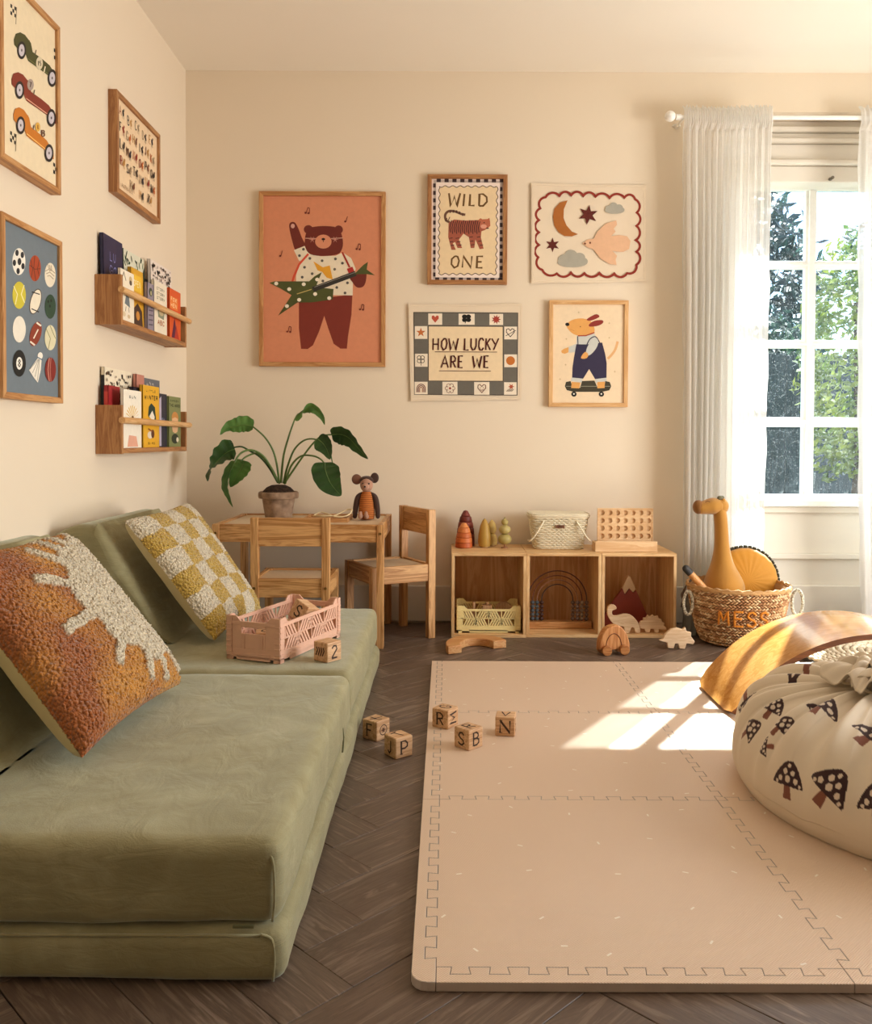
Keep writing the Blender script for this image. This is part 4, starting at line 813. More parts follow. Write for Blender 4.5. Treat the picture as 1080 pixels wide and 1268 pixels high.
# ---------------------------------------------------------------- throw pillows
def sherpa(name, bump=1):
    t = NT(name); at = t.add('Attribute'); at.attribute_name = 'Col'; v = t.coord(); vo = t.add('TexVoronoi'); vo.inputs['Scale'].default_value = 150; t.ln(v, vo.inputs['Vector'])
    t.col(t.mix(t.math('MULTIPLY', vo.outputs['Distance'], .38), at.outputs['Color'], (.18, .1, .05, 1), 'MIX')); t.set(Roughness=.95, Sheen_Weight=.3); t.bump(t.math('MULTIPLY', vo.outputs['Distance'], -1), 1, .008); return t.m
M_SHERPA = sherpa('sherpa_pile'); M_BACK = fabric('d8c79c', 'cdbb8c', 700, .9, .2)
def pillow(label, C, B, A, Dp, thick, colfn, n=190, puff=.35, backmat=None):
    """C,B bottom edge; A above B; D above C. face normal towards +X"""
    C, B, A, Dp = map(Vector, (C, B, A, Dp)); nr = (B - C).cross(Dp - C).normalized()
    if nr.x < 0: nr = -nr
    e = thing('throw_pillow', label, 'pillow', (C + B) / 2)
    def fn(side):
        def f(u, v):
            p = (C * (1 - u) + B * u) * (1 - v) + (Dp * (1 - u) + A * u) * v
            x, y = 2 * u - 1, 2 * v - 1; k = max(0, (1 - x ** 4)) * max(0, (1 - y ** 4)); bulge = thick * k ** puff
            pinch = .02 * ((1 - y * y) * (x) * abs(x) ** 1.5); q = (B - C).normalized() * -pinch * .5 + (A - B).normalized() * (-.012 * (1 - x * x) * y * abs(y) ** 1.5)
            wob = .006 * noise.noise(Vector((u * 4, v * 4, side * 3))) * k
            fz = 0
            if side > 0: fz = .0042 * (noise.noise(Vector((u * 75, v * 75, 1))) + .8 * noise.noise(Vector((u * 140, v * 140, 7))))
            if side > 0 and colfn(u, v)[1]: fz += .006
            return p + q + nr * ((bulge * (1 if side > 0 else .8) + wob + fz) * side)
        return f
    b = MB(); softgrid(fn(1), n, n, b, col=lambda u, v: colfn(u, v)[0]); b.build('tufted_front', M_SHERPA, e, smooth=180, colors=True)
    b = MB(); softgrid(fn(-1), 40, 40, b); b.build('plain_back', backmat or M_BACK, e, smooth=180); return e
O1, O2, CRM = lin('ae5d1a'), lin('dc9630'), lin('efe2c6')
RAYS = []
_c = (.87, .53)
for (u, v) in ((.72, 1.0), (.58, .99), (.44, .93), (.28, .745), (.22, .47), (.40, .22), (.60, .07), (.75, .03), (.93, .04), (.90, .985)):
    dx, dy = u - _c[0], v - _c[1]; L_ = sqrt(dx * dx + dy * dy); RAYS.append((u, v, dx / L_, dy / L_))
def suncol(u, v):
    dx, dy = u - _c[0], v - _c[1]; r_ = sqrt(dx * dx + dy * dy); a = atan2(dy, dx); w_ = noise.noise(Vector((u * 18, v * 18, 0))) * .012
    inside = r_ < .395 + .02 * sin(a * 9) + w_
    for (ru, rv, nx, ny) in RAYS:
        t_ = (u - ru) * -nx + (v - rv) * -ny; s_ = abs((u - ru) * ny - (v - rv) * nx)
        if 0 <= t_ < .35 and s_ < .026 + w_: inside = True
    m = min(1, max(0, .5 + noise.noise(Vector((u * 4, v * 4, 2))) + (u - .5) * 1.1 + .1)); base = tuple(O1[i] * (1 - m) + O2[i] * m for i in range(3)) + (1,)
    j = 1 + .22 * noise.noise(Vector((u * 90, v * 90, 4))); c = CRM if inside else base
    return tuple(min(1, x * j) for x in c[:3]) + (1,), inside
pillow('large orange shaggy pillow with a cream tufted sun, on the front of the sofa', (-.628, 1.50, .226), (-.60, 1.955, .226), (-.885, 1.99, .555), (-.92, 1.56, .55), .062, suncol, 230)
Y1, Y2 = lin('d3ae48'), lin('b5882c')
def chk(u, v):
    uu, vv = u * 5.0 + .10 * noise.noise(Vector((u * 10, v * 10, 0))), v * 6.0 + .12 * noise.noise(Vector((u * 10, v * 10, 5)))
    c = CRM if (int(uu) + int(vv)) % 2 else Y1
    j = 1 + .25 * noise.noise(Vector((u * 90, v * 90, 9))); return tuple(min(1, x * j) for x in c[:3]) + (1,), False
pillow('yellow and cream checked shaggy pillow leaning on the rear back cushion', (-.638, 2.40, .222), (-.60, 2.80, .222), (-.86, 2.86, .565), (-.90, 2.44, .548), .052, chk, 170)
# ---------------------------------------------------------------- wooden alphabet blocks
BS = .051
LETM = plain('3a241a', .7)
def wood_block(label, c, yaw, faces, tilt=(0, 0), z=0, s=BS, group='letter blocks'):
    """yaw = angle of the right-hand face edge; faces: dict of 'front','side','top' letters"""
    e = thing('letter_block', label, 'toy block', (c[0], c[1], z), 0, group); e.rotation_euler = (tilt[0], tilt[1], yaw)
    b = MB(); b.box(-s / 2, s / 2, -s / 2, s / 2, 0, s); b.build('cube', wood('c2966a', 'e2be96', 'X', 2.2), e, local=True, smooth=0, bevel=.003, seg=3)
    for f, (ch, rot) in faces.items():
        h = s / 2 + .0002
        fr = {'front': lambda u, v, k: Vector((u, -h - k, s / 2 + v)), 'right': lambda u, v, k: Vector((h + k, u, s / 2 + v)), 'left': lambda u, v, k: Vector((-h - k, -u, s / 2 + v)), 'top': lambda u, v, k: Vector((u, v, s + .0002 + k))}[f]
        a = R(rot); fr2 = lambda u, v, k, fr=fr, a=a: fr(u * cos(a) - v * sin(a), u * sin(a) + v * cos(a), k)
        D = Draw(fr2, eps=.0001)
        if ch == '*':
            for q in range(4): D.line([(-.016 + q * .008, -.010), (-.010 + q * .008, .004), (-.014 + q * .008, .012)], .004, '4a2c1e')
        elif ch == 'o': D.line([(.013 * cos(t * .4), .013 * sin(t * .4)) for t in range(16)], .0022, '4a2c1e', True); D.star(0, 0, .009, .004, 6, '5c3a28')
        else:
            wd = .022 if ch not in 'MNW' else .028; D.text(ch, -wd / 2, -.0155, wd, .031, 0, .0042, '3a241a', up=1)
            for q in (-1, 1):
                if ch in 'NRBPIF': D.line([(-wd / 2 - .001, .0155 * q), (-wd / 2 + .007, .0155 * q)], .002, '3a241a')
        D.build('letter', e, local=True)
    return e
def corner(px, py, z, yaw, s=BS): p = PZ(px, py, z); return (p.x + (cos(yaw) - sin(yaw)) * s / 2 - 0 * s, p.y + (sin(yaw) + cos(yaw)) * s / 2)
# corner() gives the centre of a block whose nearest lower corner is seen at that pixel
def blk(label, px, py, z, ang, faces, **k): yaw = R(ang); c = corner(px, py, z, yaw); return wood_block(label, c, yaw, faces, z=z, **k)
# local -Y face is the right-hand visible face, local -X face the left-hand one
blk('wooden letter block with P on its right face, on the bare wood floor', 490, 941, 0, 38, {'front': ('P', 0), 'left': ('J', 0), 'top': ('T', 20)})
blk('wooden letter block on the floor touching the sofa side, K on top', 466.5, 919, 0, 52, {'front': ('o', 0), 'left': ('F', 0), 'top': ('K', 40)})
blk('wooden block with R and M, farthest left on the mat edge', 586 * .213 + 430, 904, MT, 57, {'front': ('M', 90), 'left': ('R', 0), 'top': ('G', 0)})
blk('wooden block with S and B on its faces, on the play mat', 580.6, 930.5, MT, 45, {'front': ('B', 0), 'left': ('S', 0), 'top': ('R', 0)})
q = PZ(614.8, 911.7, MT); wood_block('wooden block with a large N facing the camera, rightmost on the mat', (q.x + BS / 2, q.y + BS / 2 - .002), R(-8), {'front': ('N', 0), 'top': ('V', 0), 'right': ('E', 0)}, z=MT)
blk('wooden block with the number 2 beside the pink crate on the sofa', 405.4, 821.5, ZS + .001, 52, {'front': ('2', 0), 'left': ('*', 0)})
# ---------------------------------------------------------------- folding crates
def crate(name, label, col, L_, W_, H_, loc, rz, group=None):
    """long side along local X"""
    e = thing(name, label, 'crate', loc, rz, group); m = plain(col, .45); T_ = .004
    def side(nm, l, at, rotz, long_):
        fr = Matrix.Translation(at) @ Matrix.Rotation(rotz, 4, 'Z'); b = MB(); b.M = fr; hh = H_; y0, y1 = -T_ / 2, T_ / 2
        b.box(-l / 2, l / 2, y0, y1, .012, .012 + hh * .16); zt0, zt1 = hh * .80, hh * .88
        b.box(-l / 2, l / 2, y0 - .001, y1 + .001, zt0, zt1)
        for s_ in (-1, 1):
            b.box(min(s_ * l / 2, s_ * (l / 2 - .016)), max(s_ * l / 2, s_ * (l / 2 - .016)), y0 - .002, y1 + .002, .012, hh)
            b.M = fr; b.prism([(s_ * (l / 2 - .016), zt1), (s_ * (l / 2 - .016), hh), (s_ * (l / 2 - .028), hh), (s_ * (l / 2 - .042), zt1)], lambda u, v, w: Vector((u, w, v)), y0, y1)
            for k in range(6): z_ = .02 + k * (hh - .03) / 6; b.box(min(s_ * (l / 2), s_ * (l / 2 - .016)), max(s_ * (l / 2), s_ * (l / 2 - .016)), y0 - .0035, y1 + .0035, z_, z_ + .003)
        za, zb = .012 + hh * .16, zt0; zm = (za + zb) / 2; x0, x1 = -l / 2 + .016, l / 2 - .016
        if long_:
            b.box(x0, x1, y0, y1, zm - .0022, zm + .0022); n = int((x1 - x0) / .0085); per = 5
            b.box(x0, x0 + .008, y0, y1, za, zb); b.box(x1 - .008, x1, y0, y1, za, zb); xa, xb = x0 + .008, x1 - .008; n = 4 * per; st = (xb - xa) / n
            for g in range(4):
                for k in range(per):
                    for lo, hi, up in ((za, zm, g % 2 == 0), (zm, zb, g % 2 == 1)):
                        u = xa + (g * per + k) * st; dx = st * 1.5 * (1 if up else -1)
                        P = [(u, lo), (u + st * .64, lo), (u + st * .64 + dx, hi), (u + dx, hi)]; P = [(min(max(a, xa), xb), c) for a, c in P]
                        if abs(P[0][0] - P[1][0]) + abs(P[2][0] - P[3][0]) > st * .3: b.prism(P, lambda a, c, w: Vector((a, w, c)), y0, y1)
                gx = xa + (g + .5) * per * st
            for g in range(1, 4): b.box(xa + g * per * st - .002, xa + g * per * st + .002, y0, y1, za, zb)
        else:
            hw = (x1 - x0) * .28; b.box(x0, -hw, y0, y1, za, zb); b.box(hw, x1, y0, y1, za, zb); b.box(-hw, hw, y0, y1, za, zb - .022); b.box(-hw, hw, y0 - .001, y1 + .001, zb - .006, zb)
            for s_ in (-1, 1): b.box(s_ * hw * .75 - .0015, s_ * hw * .75 + .0015, y0 - .002, y1 + .002, za, zb - .025)
        return b.build(nm, m, e, local=True, smooth=0, bevel=.0006, seg=1)
    side('side_wall', L_, (0, -W_ / 2 + .003, 0), 0, True); side('side_wall', L_, (0, W_ / 2 - .003, 0), pi, True)
    side('end_wall', W_, (-L_ / 2 + .003, 0, 0), -pi / 2, False); side('end_wall', W_, (L_ / 2 - .003, 0, 0), pi / 2, False)
    b = MB(); b.box(-L_ / 2, L_ / 2, -W_ / 2, W_ / 2, .008, .012)
    for sx in (-1, 1):
        for sy in (-1, 1):
            for dx, dy in ((.02, .006), (.006, .02)): b.box(*sorted((sx * (L_ / 2), sx * (L_ / 2 - dx))), *sorted((sy * (W_ / 2), sy * (W_ / 2 - dy))), 0, .02)
    b.box(-L_ / 2, -L_ / 2 + .003, -W_ / 2 + .03, W_ / 2 - .03, .002, .02); b.box(L_ / 2 - .003, L_ / 2, -W_ / 2 + .03, W_ / 2 - .03, .002, .02); b.box(-L_ / 2 + .05, L_ / 2 - .05, -W_ / 2, -W_ / 2 + .003, .002, .02)
    b.build('base_tray', m, e, local=True, smooth=0); return e
cn = PZ(347, 823, ZS); ax = Vector((.118, .32, 0)).normalized(); pr = Vector((-ax.y, ax.x, 0)); cc = cn + ax * .166 + pr * .080
crate('folding_crate', 'blush pink plastic folding crate holding blocks on the sofa seat', 'dcaf98', .332, .160, .115, (cc.x, cc.y, ZS + .001), atan2(ax.y, ax.x))
cb = PY(371, 763, cc.y + .01); e = wood_block('tilted wooden block with S and B on top of the pink crate', (cb.x, cb.y), R(62), {'front': ('B', 90), 'left': ('S', 0)}, tilt=(R(24), R(14)), z=cb.z - .010)
for nb_, (dx, dy, a_) in enumerate(((-.09, .01, 10), (-.03, -.02, 35), (.04, .02, 60), (.095, -.01, 15))):
    q = cc + ax * dx + pr * dy; e = wood_block(['wooden block at the near end inside the pink crate', 'second wooden block from the near end inside the pink crate', 'third wooden block from the near end inside the pink crate', 'wooden block at the far end inside the pink crate'][nb_], (q.x, q.y), R(a_), {'top': ('O', 0)}, z=ZS + .013, group='blocks inside the pink crate')
# ---------------------------------------------------------------- children's table and chairs (pine)
PINE = lambda ax: wood('b07c45', 'e2b47a', ax, 1.0, .45); M_BOARD = plain('d9c3a6', .5)
def screw(b, p, n): p = Vector(p); n = Vector(n); b.cyl(p, p + n * .002, .005, n=12)
TX0, TX1, TY0, TY1, TZ = -.868, -.232, 3.232, 3.716, .462
tb = thing('kids_table', 'low pine children\'s table with pale inset top against the back wall', 'table', (-.55, 3.474, 0))
for x in (TX0, TX1 - .026):
    for y in (TY0, TY1 - .042): b = MB(); b.box(x, x + .026, y, y + .042, 0, TZ); b.build('leg', PINE('Z'), tb, smooth=0, bevel=.002, seg=2)
for y in (TY0 + .004, TY1 - .022): b = MB(); b.box(TX0 + .026, TX1 - .026, y, y + .018, TZ - .066, TZ); b.build('apron', PINE('X'), tb, smooth=0, bevel=.0015)
for x in (TX0 + .004, TX1 - .022): b = MB(); b.box(x, x + .018, TY0 + .042, TY1 - .042, TZ - .066, TZ); b.build('apron', PINE('Y'), tb, smooth=0, bevel=.0015)
b = MB(); b.box(TX0 + .022, TX1 - .022, TY0 + .022, TY1 - .022, TZ - .016, TZ - .006); b.build('tabletop', M_BOARD, tb, smooth=0)
b = MB()
for x in (TX0 + .013, TX1 - .013): screw(b, (x, TY0, TZ - .033), (0, -1, 0))
b.build('screw', plain('8a6a3c', .3, Metallic=.9), tb)
def chair(label, loc, rz):
    """local: back at y=0 facing -Y camera side, seat extends +Y; width .276 centred"""
    e = thing('kids_chair', label, 'chair', loc, rz, 'children\'s pine chairs'); W_ = .276; hb, hs = .505, .292; D_ = .272
    for s_ in (-1, 1):
        x0, x1 = sorted((s_ * W_ / 2, s_ * (W_ / 2 - .028))); b = MB(); b.box(x0, x1, 0, .03, 0, hb); b.build('leg', PINE('Z'), e, local=True, smooth=0, bevel=.002, seg=2)
        b = MB(); b.box(x0, x1, D_ - .03, D_, 0, hs); b.build('leg', PINE('Z'), e, local=True, smooth=0, bevel=.002, seg=2)
        xa, xb = sorted((s_ * (W_ / 2 - .004), s_ * (W_ / 2 - .02))); b = MB(); b.box(xa, xb, .03, D_ - .03, hs - .066, hs); b.build('seat_rail', PINE('Y'), e, local=True, smooth=0, bevel=.0015)
    for y in (.006, D_ - .022): b = MB(); b.box(-W_ / 2 + .028, W_ / 2 - .028, y, y + .016, hs - .066, hs); b.build('seat_rail', PINE('X'), e, local=True, smooth=0, bevel=.0015)
    b = MB(); b.box(-W_ / 2 + .018, W_ / 2 - .018, .02, D_ - .02, hs - .016, hs - .007); b.build('seat', M_BOARD, e, local=True, smooth=0)
    b = MB(); b.box(-W_ / 2 + .028, W_ / 2 - .028, .004, .022, hb - .100, hb - .001); b.build('backrest', PINE('X'), e, local=True, smooth=0, bevel=.0015)
    b = MB()
    for s_ in (-1, 1): screw(b, (s_ * (W_ / 2 - .014), 0, hs - .033), (0, -1, 0))
    b.build('screw', plain('8a6a3c', .3, Metallic=.9), e, local=True); return e
chair('pine children\'s chair with its back to the camera, tucked under the table', (-.5435, 3.03, 0), 0)
p0 = Vector((-.040, 3.415, 0)); p1 = Vector((-.172, 3.66, 0)); mid = (p0 + p1) / 2
chair('pine children\'s chair standing at the right end of the table, turned sideways', (mid.x, mid.y, 0), atan2(p1.y - p0.y, p1.x - p0.x))
# ---------------------------------------------------------------- potted plant on the table
TT = TZ - .006 + .0005
e = thing('potted_plant', 'leafy green houseplant in a terracotta pot on the children\'s table', 'plant', (-.682, 3.55, TT)); PC = (-.682, 3.55, TT)
t = NT('old_terracotta'); t.col(t.ramp(t.noise(t.coord(), 30, 5), [(.3, '7a6350'), (.6, 'a0856e'), (.75, 'b89f88')])); t.set(Roughness=.9); t.bump(t.noise(t.coord(), 120, 4), .5, .002)
b = MB(); b.lathe([(0, 0), (.053, 0), (.066, .080), (.079, .082), (.082, .09), (.081, .104), (.076, .109), (.070, .107), (.066, .09), (0, .088)], PC, 40); b.build('pot', t.m, e)
t = NT('soil'); t.col(t.ramp(t.noise(t.coord(), 90, 5), [(.35, '1e140e'), (.7, '4a3526')])); t.set(Roughness=1); t.bump(t.noise(t.coord(), 150, 5), 1, .006)
b = MB(); b.lathe([(.066, .100), (.062, .112), (.048, .126), (.028, .135), (0, .137)], PC, 30); b.build('soil', t.m, e)
def leaf_m(c1, c2):
    t = NT('leaf'); v = t.coord(); c = t.ramp(t.noise(v, 14, 3), [(.3, c1), (.7, c2)]); t.col(c); t.set(Roughness=.42); tl = t.add('BsdfTranslucent'); t.ln(c, tl.inputs[0]); m = t.add('MixShader'); m.inputs[0].default_value = .25; t.ln(t.b.outputs[0], m.inputs[1]); t.ln(tl.outputs[0], m.inputs[2]); t.ln(m.outputs[0], t.out.inputs[0]); t.bump(t.noise(v, 60, 2), .25, .002); return t.m
LG, LD, STEM = leaf_m('3f6b33', '64914a'), leaf_m('203d1d', '3a5f2c'), leaf_m('4d6b34', '6f8d4a')
def zp(x, y, Y): return PY(240 + x / 4.909, 490 + y / 4.909, Y)
def stem(pts, r0, r1, mat=STEM):
    P = catmull(pts, 6); n = len(P); b = MB(); b.tube(P, [r0 + (r1 - r0) * i / (n - 1) for i in range(n)], 8); b.build('stem', mat, e, smooth=180)
def blade(pts, wd, side, mat, fold=.25, curl=0.0, wshape=None):
    P = catmull(pts, 7); n = len(P); b = MB(); side = Vector(side).normalized(); K = 6; rows_ = []
    for i, p in enumerate(P):
        t_ = i / (n - 1); tan = (P[min(i + 1, n - 1)] - P[max(i - 1, 0)]).normalized(); s_ = (side - tan * side.dot(tan)).normalized(); nn = tan.cross(s_)
        wv = wd * (wshape(t_) if wshape else (sin(pi * min(1, t_ * .97 + .03) ** .62) ** .8)); wv = max(wv, .0008)
        row = []
        for k in range(-K, K + 1):
            q = k / K; rip = .04 * sin(t_ * 38) * abs(q) * wv * 2
            row.append(b.av(p + s_ * q * wv + nn * (abs(q) * fold * wv - curl * q * q * wv + rip)))
        rows_.append(row)
    for A, B in zip(rows_, rows_[1:]):
        for k in range(2 * K): b.af((A[k], A[k + 1], B[k + 1], B[k]))
    l = b.build('leaf', mat, e, smooth=180); b = MB(); b.tube([p + Vector((0, -.0006, 0)) for p in P], [.0018 * (1 - i / n) + .0004 for i in range(n)], 6); b.build('midrib', STEM, l, smooth=180); return l
def leafpath(px, Ys): return [zp(x, y, Ys[0] + (Ys[1] - Ys[0]) * i / (len(px) - 1)) for i, (x, y) in enumerate(px)]
b0 = 3.55
stem(leafpath([(520, 535), (505, 420), (480, 330), (430, 250), (360, 188)], (b0, 3.50)), .0045, .003)
blade(leafpath([(362, 188), (310, 178), (260, 185), (205, 195), (160, 238)], (3.50, 3.47)), .040, (0.15, -.55, .8), LG, .2)
stem(leafpath([(530, 530), (545, 370), (580, 240), (615, 140)], (b0, 3.56)), .005, .003)
blade(leafpath([(612, 145), (650, 100), (705, 70), (750, 90), (785, 135), (796, 178)], (3.56, 3.54)), .022, (.75, -.3, .55), LG, .5)
stem(leafpath([(545, 530), (570, 430), (610, 330), (665, 275), (720, 262), (780, 280)], (b0, 3.50)), .0045, .003)
blade(leafpath([(752, 262), (785, 290), (810, 330), (828, 388)], (3.50, 3.49)), .038, (.9, -.2, .4), LD, .2)
stem(leafpath([(548, 535), (600, 460), (670, 360), (730, 285), (780, 245), (850, 235)], (b0, 3.53)), .0045, .003)
blade(leafpath([(838, 238), (890, 235), (945, 258), (1000, 320), (1060, 385)], (3.53, 3.50)), .042, (.15, -.5, .85), LD, .25)
stem(leafpath([(555, 535), (590, 430), (650, 368), (720, 365), (770, 385), (800, 420)], (b0, 3.46)), .0045, .003)
blade(leafpath([(798, 405), (800, 450), (825, 520), (860, 570), (896, 608)], (3.46, 3.44)), .056, (.9, -.1, -.45), LD, .12)
stem(leafpath([(512, 530), (460, 440), (400, 370), (340, 335), (290, 310), (240, 315)], (b0, 3.52)), .0045, .003, LD)
blade(leafpath([(250, 325), (200, 345), (140, 400), (100, 455), (84, 522)], (3.52, 3.48)), .060, (.5, -.3, .8), LD, .15)
stem(leafpath([(510, 525), (470, 440), (420, 365), (350, 330), (285, 350), (245, 410)], (b0, 3.44)), .005, .0035)
blade(leafpath([(250, 400), (215, 470), (200, 550), (215, 610), (238, 678)], (3.44, 3.43)), .022, (.8, -.6, .1), LG, .5)
stem(leafpath([(515, 525), (460, 420), (390, 352), (320, 370), (285, 400)], (b0, 3.48)), .0045, .003)
blade(leafpath([(310, 395), (290, 440), (255, 500), (222, 556)], (3.48, 3.46)), .046, (.85, -.1, .5), LG, .15)
stem(leafpath([(812, 250), (830, 340), (845, 420), (850, 465)], (3.52, 3.51)), .004, .001, LG)
# felt mouse soft toy
def skin_tube(b, pts, rs, n=14, flat=1.0, sm=6):
    P = catmull(pts, sm); Rr = [p.x for p in catmull([(r, 0, 0) for r in rs], sm)]; b.tube(P, [max(.0005, r) for r in Rr], n, flat=flat); b.ball(P[0], max(Rr[0], .0005), 12, 8); b.ball(P[-1], max(Rr[-1], .0005), 12, 8)
mx, my, mz = PY(454, 641, 3.50); mz = TT
e = thing('soft_toy_mouse', 'small felt mouse toy in orange knitted clothes sitting on the table', 'soft toy', (mx, my, mz))
b = MB(); b.lathe([(0, 0), (.030, .004), (.033, .03), (.030, .07), (.024, .10), (.017, .113), (0, .115)], (mx, my, mz), 24)
t = NT('rust_knit'); wv_ = t.add('TexWave', wave_type='BANDS', bands_direction='Z'); wv_.inputs['Scale'].default_value = 42; t.ln(t.coord(), wv_.inputs['Vector']); t.col(t.mix(wv_.outputs['Fac'], lin('8f4a1f'), lin('cc7a35'))); t.set(Roughness=.9); t.bump(wv_.outputs['Fac'], .6, .002); b.build('knitted_body', t.m, e)
FELT = fabric('b98f78', 'a87c66', 600); DKF = fabric('4a3026', '3a251e', 500); BRF = fabric('7d5440', '6e4735', 500)
b = MB(); b.ball((mx, my - .004, mz + .140), (.026, .026, .030), 20, 14); b.ball((mx - .003, my - .024, mz + .134), (.016, .018, .015), 14, 10); b.build('head', FELT, e)
b = MB(); b.ball((mx, my + .004, mz + .158), (.030, .024, .018), 18, 10); b.build('hair', DKF, e)
for s_ in (-1, 1):
    b = MB(); b.ball((mx + s_ * .036 - .004, my, mz + .162 + (.006 if s_ > 0 else 0)), (.020 if s_ < 0 else .017, .005, .021), 18, 10); b.build('ear', BRF if s_ < 0 else DKF, e)
    b = MB(); skin_tube(b, [(mx + s_ * .016, my, mz + .105), (mx + s_ * .034, my - .004, mz + .09), (mx + s_ * .043, my - .006, mz + .05), (mx + s_ * .046, my - .008, mz + .014)], [.008, .011, .011, .009]); b.build('arm', DKF, e)
    b = MB(); skin_tube(b, [(mx + s_ * .010 - .008, my - .02, mz + .016), (mx + s_ * .012 - .008, my - .04, mz + .016), (mx + s_ * .012 - .008, my - .052, mz + .018), (mx + s_ * .011 - .008, my - .053, mz + .032)], [.009, .009, .009, .006]); b.build('leg', FELT, e)
b = MB(); b.ball((mx - .012, my - .028, mz + .146), .0035, 8, 6); b.ball((mx + .012, my - .028, mz + .146), .0035, 8, 6); b.ball((mx - .003, my - .043, mz + .135), .004, 8, 6); b.build('eyes_and_nose', plain('17100d', .3), e)
# wooden tray and cream cord on the table
tr_ = PY(410, 643, 3.46); e = thing('wooden_tray', 'flat shallow wooden tray lying on the children\'s table beside the mouse', 'tray', (tr_.x, 3.48, TT)); b = MB(); x0, x1 = tr_.x - .10, tr_.x + .075
b.box(x0, x1, 3.38, 3.56, TT, TT + .006); b.build('tray_base', OAK('X'), e, smooth=0)
b = MB(); b.box(x0, x1, 3.38, 3.388, TT + .006, TT + .016); b.box(x0, x1, 3.552, 3.56, TT + .006, TT + .016); b.box(x0, x0 + .008, 3.388, 3.552, TT + .006, TT + .016); b.box(x1 - .008, x1, 3.388, 3.552, TT + .006, TT + .016); b.build('rim', OAK('X'), e, smooth=0)
z_ = TT + .019; P = catmull([(tr_.x - .07, 3.44, z_), (tr_.x - .03, 3.41, z_), (tr_.x + .02, 3.43, z_ + .004), (tr_.x + .06, 3.47, z_ + .022), (tr_.x + .085, 3.44, z_ + .026), (tr_.x + .075, 3.40, z_ + .008), (tr_.x + .03, 3.395, z_), (tr_.x - .01, 3.43, z_ + .010), (tr_.x - .04, 3.45, z_ + .014), (tr_.x - .06, 3.42, z_ + .004), (tr_.x - .02, 3.40, z_ + .006), (tr_.x + .05, 3.42, z_)], 6)
b = MB(); b.tube(P, .0026, 6); o = b.build('cord', plain('e6d3a8', .8), origin=(tr_.x, 3.42, z_), smooth=180); tag(o, 'loose cream cord in loops on the wooden tray', 'cord')
# ---------------------------------------------------------------- plywood cube shelves
PLY = lambda ax: wood('cfa672', 'ecca98', ax, .9, .5); CF, CBk, CH_ = 3.432, 3.72, .334
cubes = []; lab = ['left plywood cube shelf holding the yellow crate', 'middle plywood cube shelf holding the rainbow abacus', 'right plywood cube shelf holding the red mountain']
for k in range(3):
    x0 = .022 + k * .296; x1 = x0 + .2945; e = thing('cube_shelf', lab[k], 'shelf', ((x0 + x1) / 2, 3.58, 0), group='plywood cube shelves in a row'); T_ = .012; f0 = CF - (.006 if k == 0 else 0)
    for xa in (x0, x1 - T_): b = MB(); b.box(xa, xa + T_, f0, CBk, T_, CH_ - T_); b.build('side_panel', PLY('Z'), e, smooth=0, bevel=.0008)
    for za, nm in ((.0, 'bottom_panel'), (CH_ - T_, 'top_panel')): b = MB(); b.box(x0, x1, f0, CBk, za, za + T_); b.build(nm, PLY('X'), e, smooth=0, bevel=.0008)
    b = MB(); b.box(x0 + T_, x1 - T_, CBk - .008, CBk - .001, T_, CH_ - T_); b.build('back_panel', wood('cfa06a', 'e6c08e', 'Z', .7), e, smooth=0)
FZ = .0125
crate('folding_crate', 'pale yellow plastic folding crate of toys inside the left cube shelf', 'efdc9c', .252, .17, .108, (.170, 3.535, FZ), 0)
for k, (x, y, z, kind) in enumerate(((.10, 3.52, .06, 0), (.165, 3.50, .065, 1), (.235, 3.53, .055, 2))):
    b = MB()
    if kind == 0: b.box(x - .02, x + .02, y - .02, y + .02, FZ + .013, .095); b.cyl((x + .012, y - .02, .09), (x + .012, y - .02, .128), .006)
    elif kind == 1: b.box(x - .018, x + .018, y - .018, y + .018, FZ + .013, .116); b.ball((x, y, .122), .006)
    else: b.prism([(x - .035 + .035 * (1 - cos(a * pi / 10)), .09 + .033 * sin(a * pi / 10)) for a in range(11)], lambda u, v, w: Vector((u, w, v)), y - .012, y + .012); b.box(x - .03, x + .03, y - .012, y + .012, FZ + .013, .09)
    o = b.build('wooden_toy', wood('a9805a', 'c9a27a', 'Z', 2), origin=(x, y, FZ + .013), bevel=.001); tag(o, ['wooden toy with an upright peg, left in the yellow crate', 'small wooden cube toy with a knob, middle of the yellow crate', 'curved wooden toy at the right of the yellow crate'][k], 'toy', 'toys in the yellow crate')
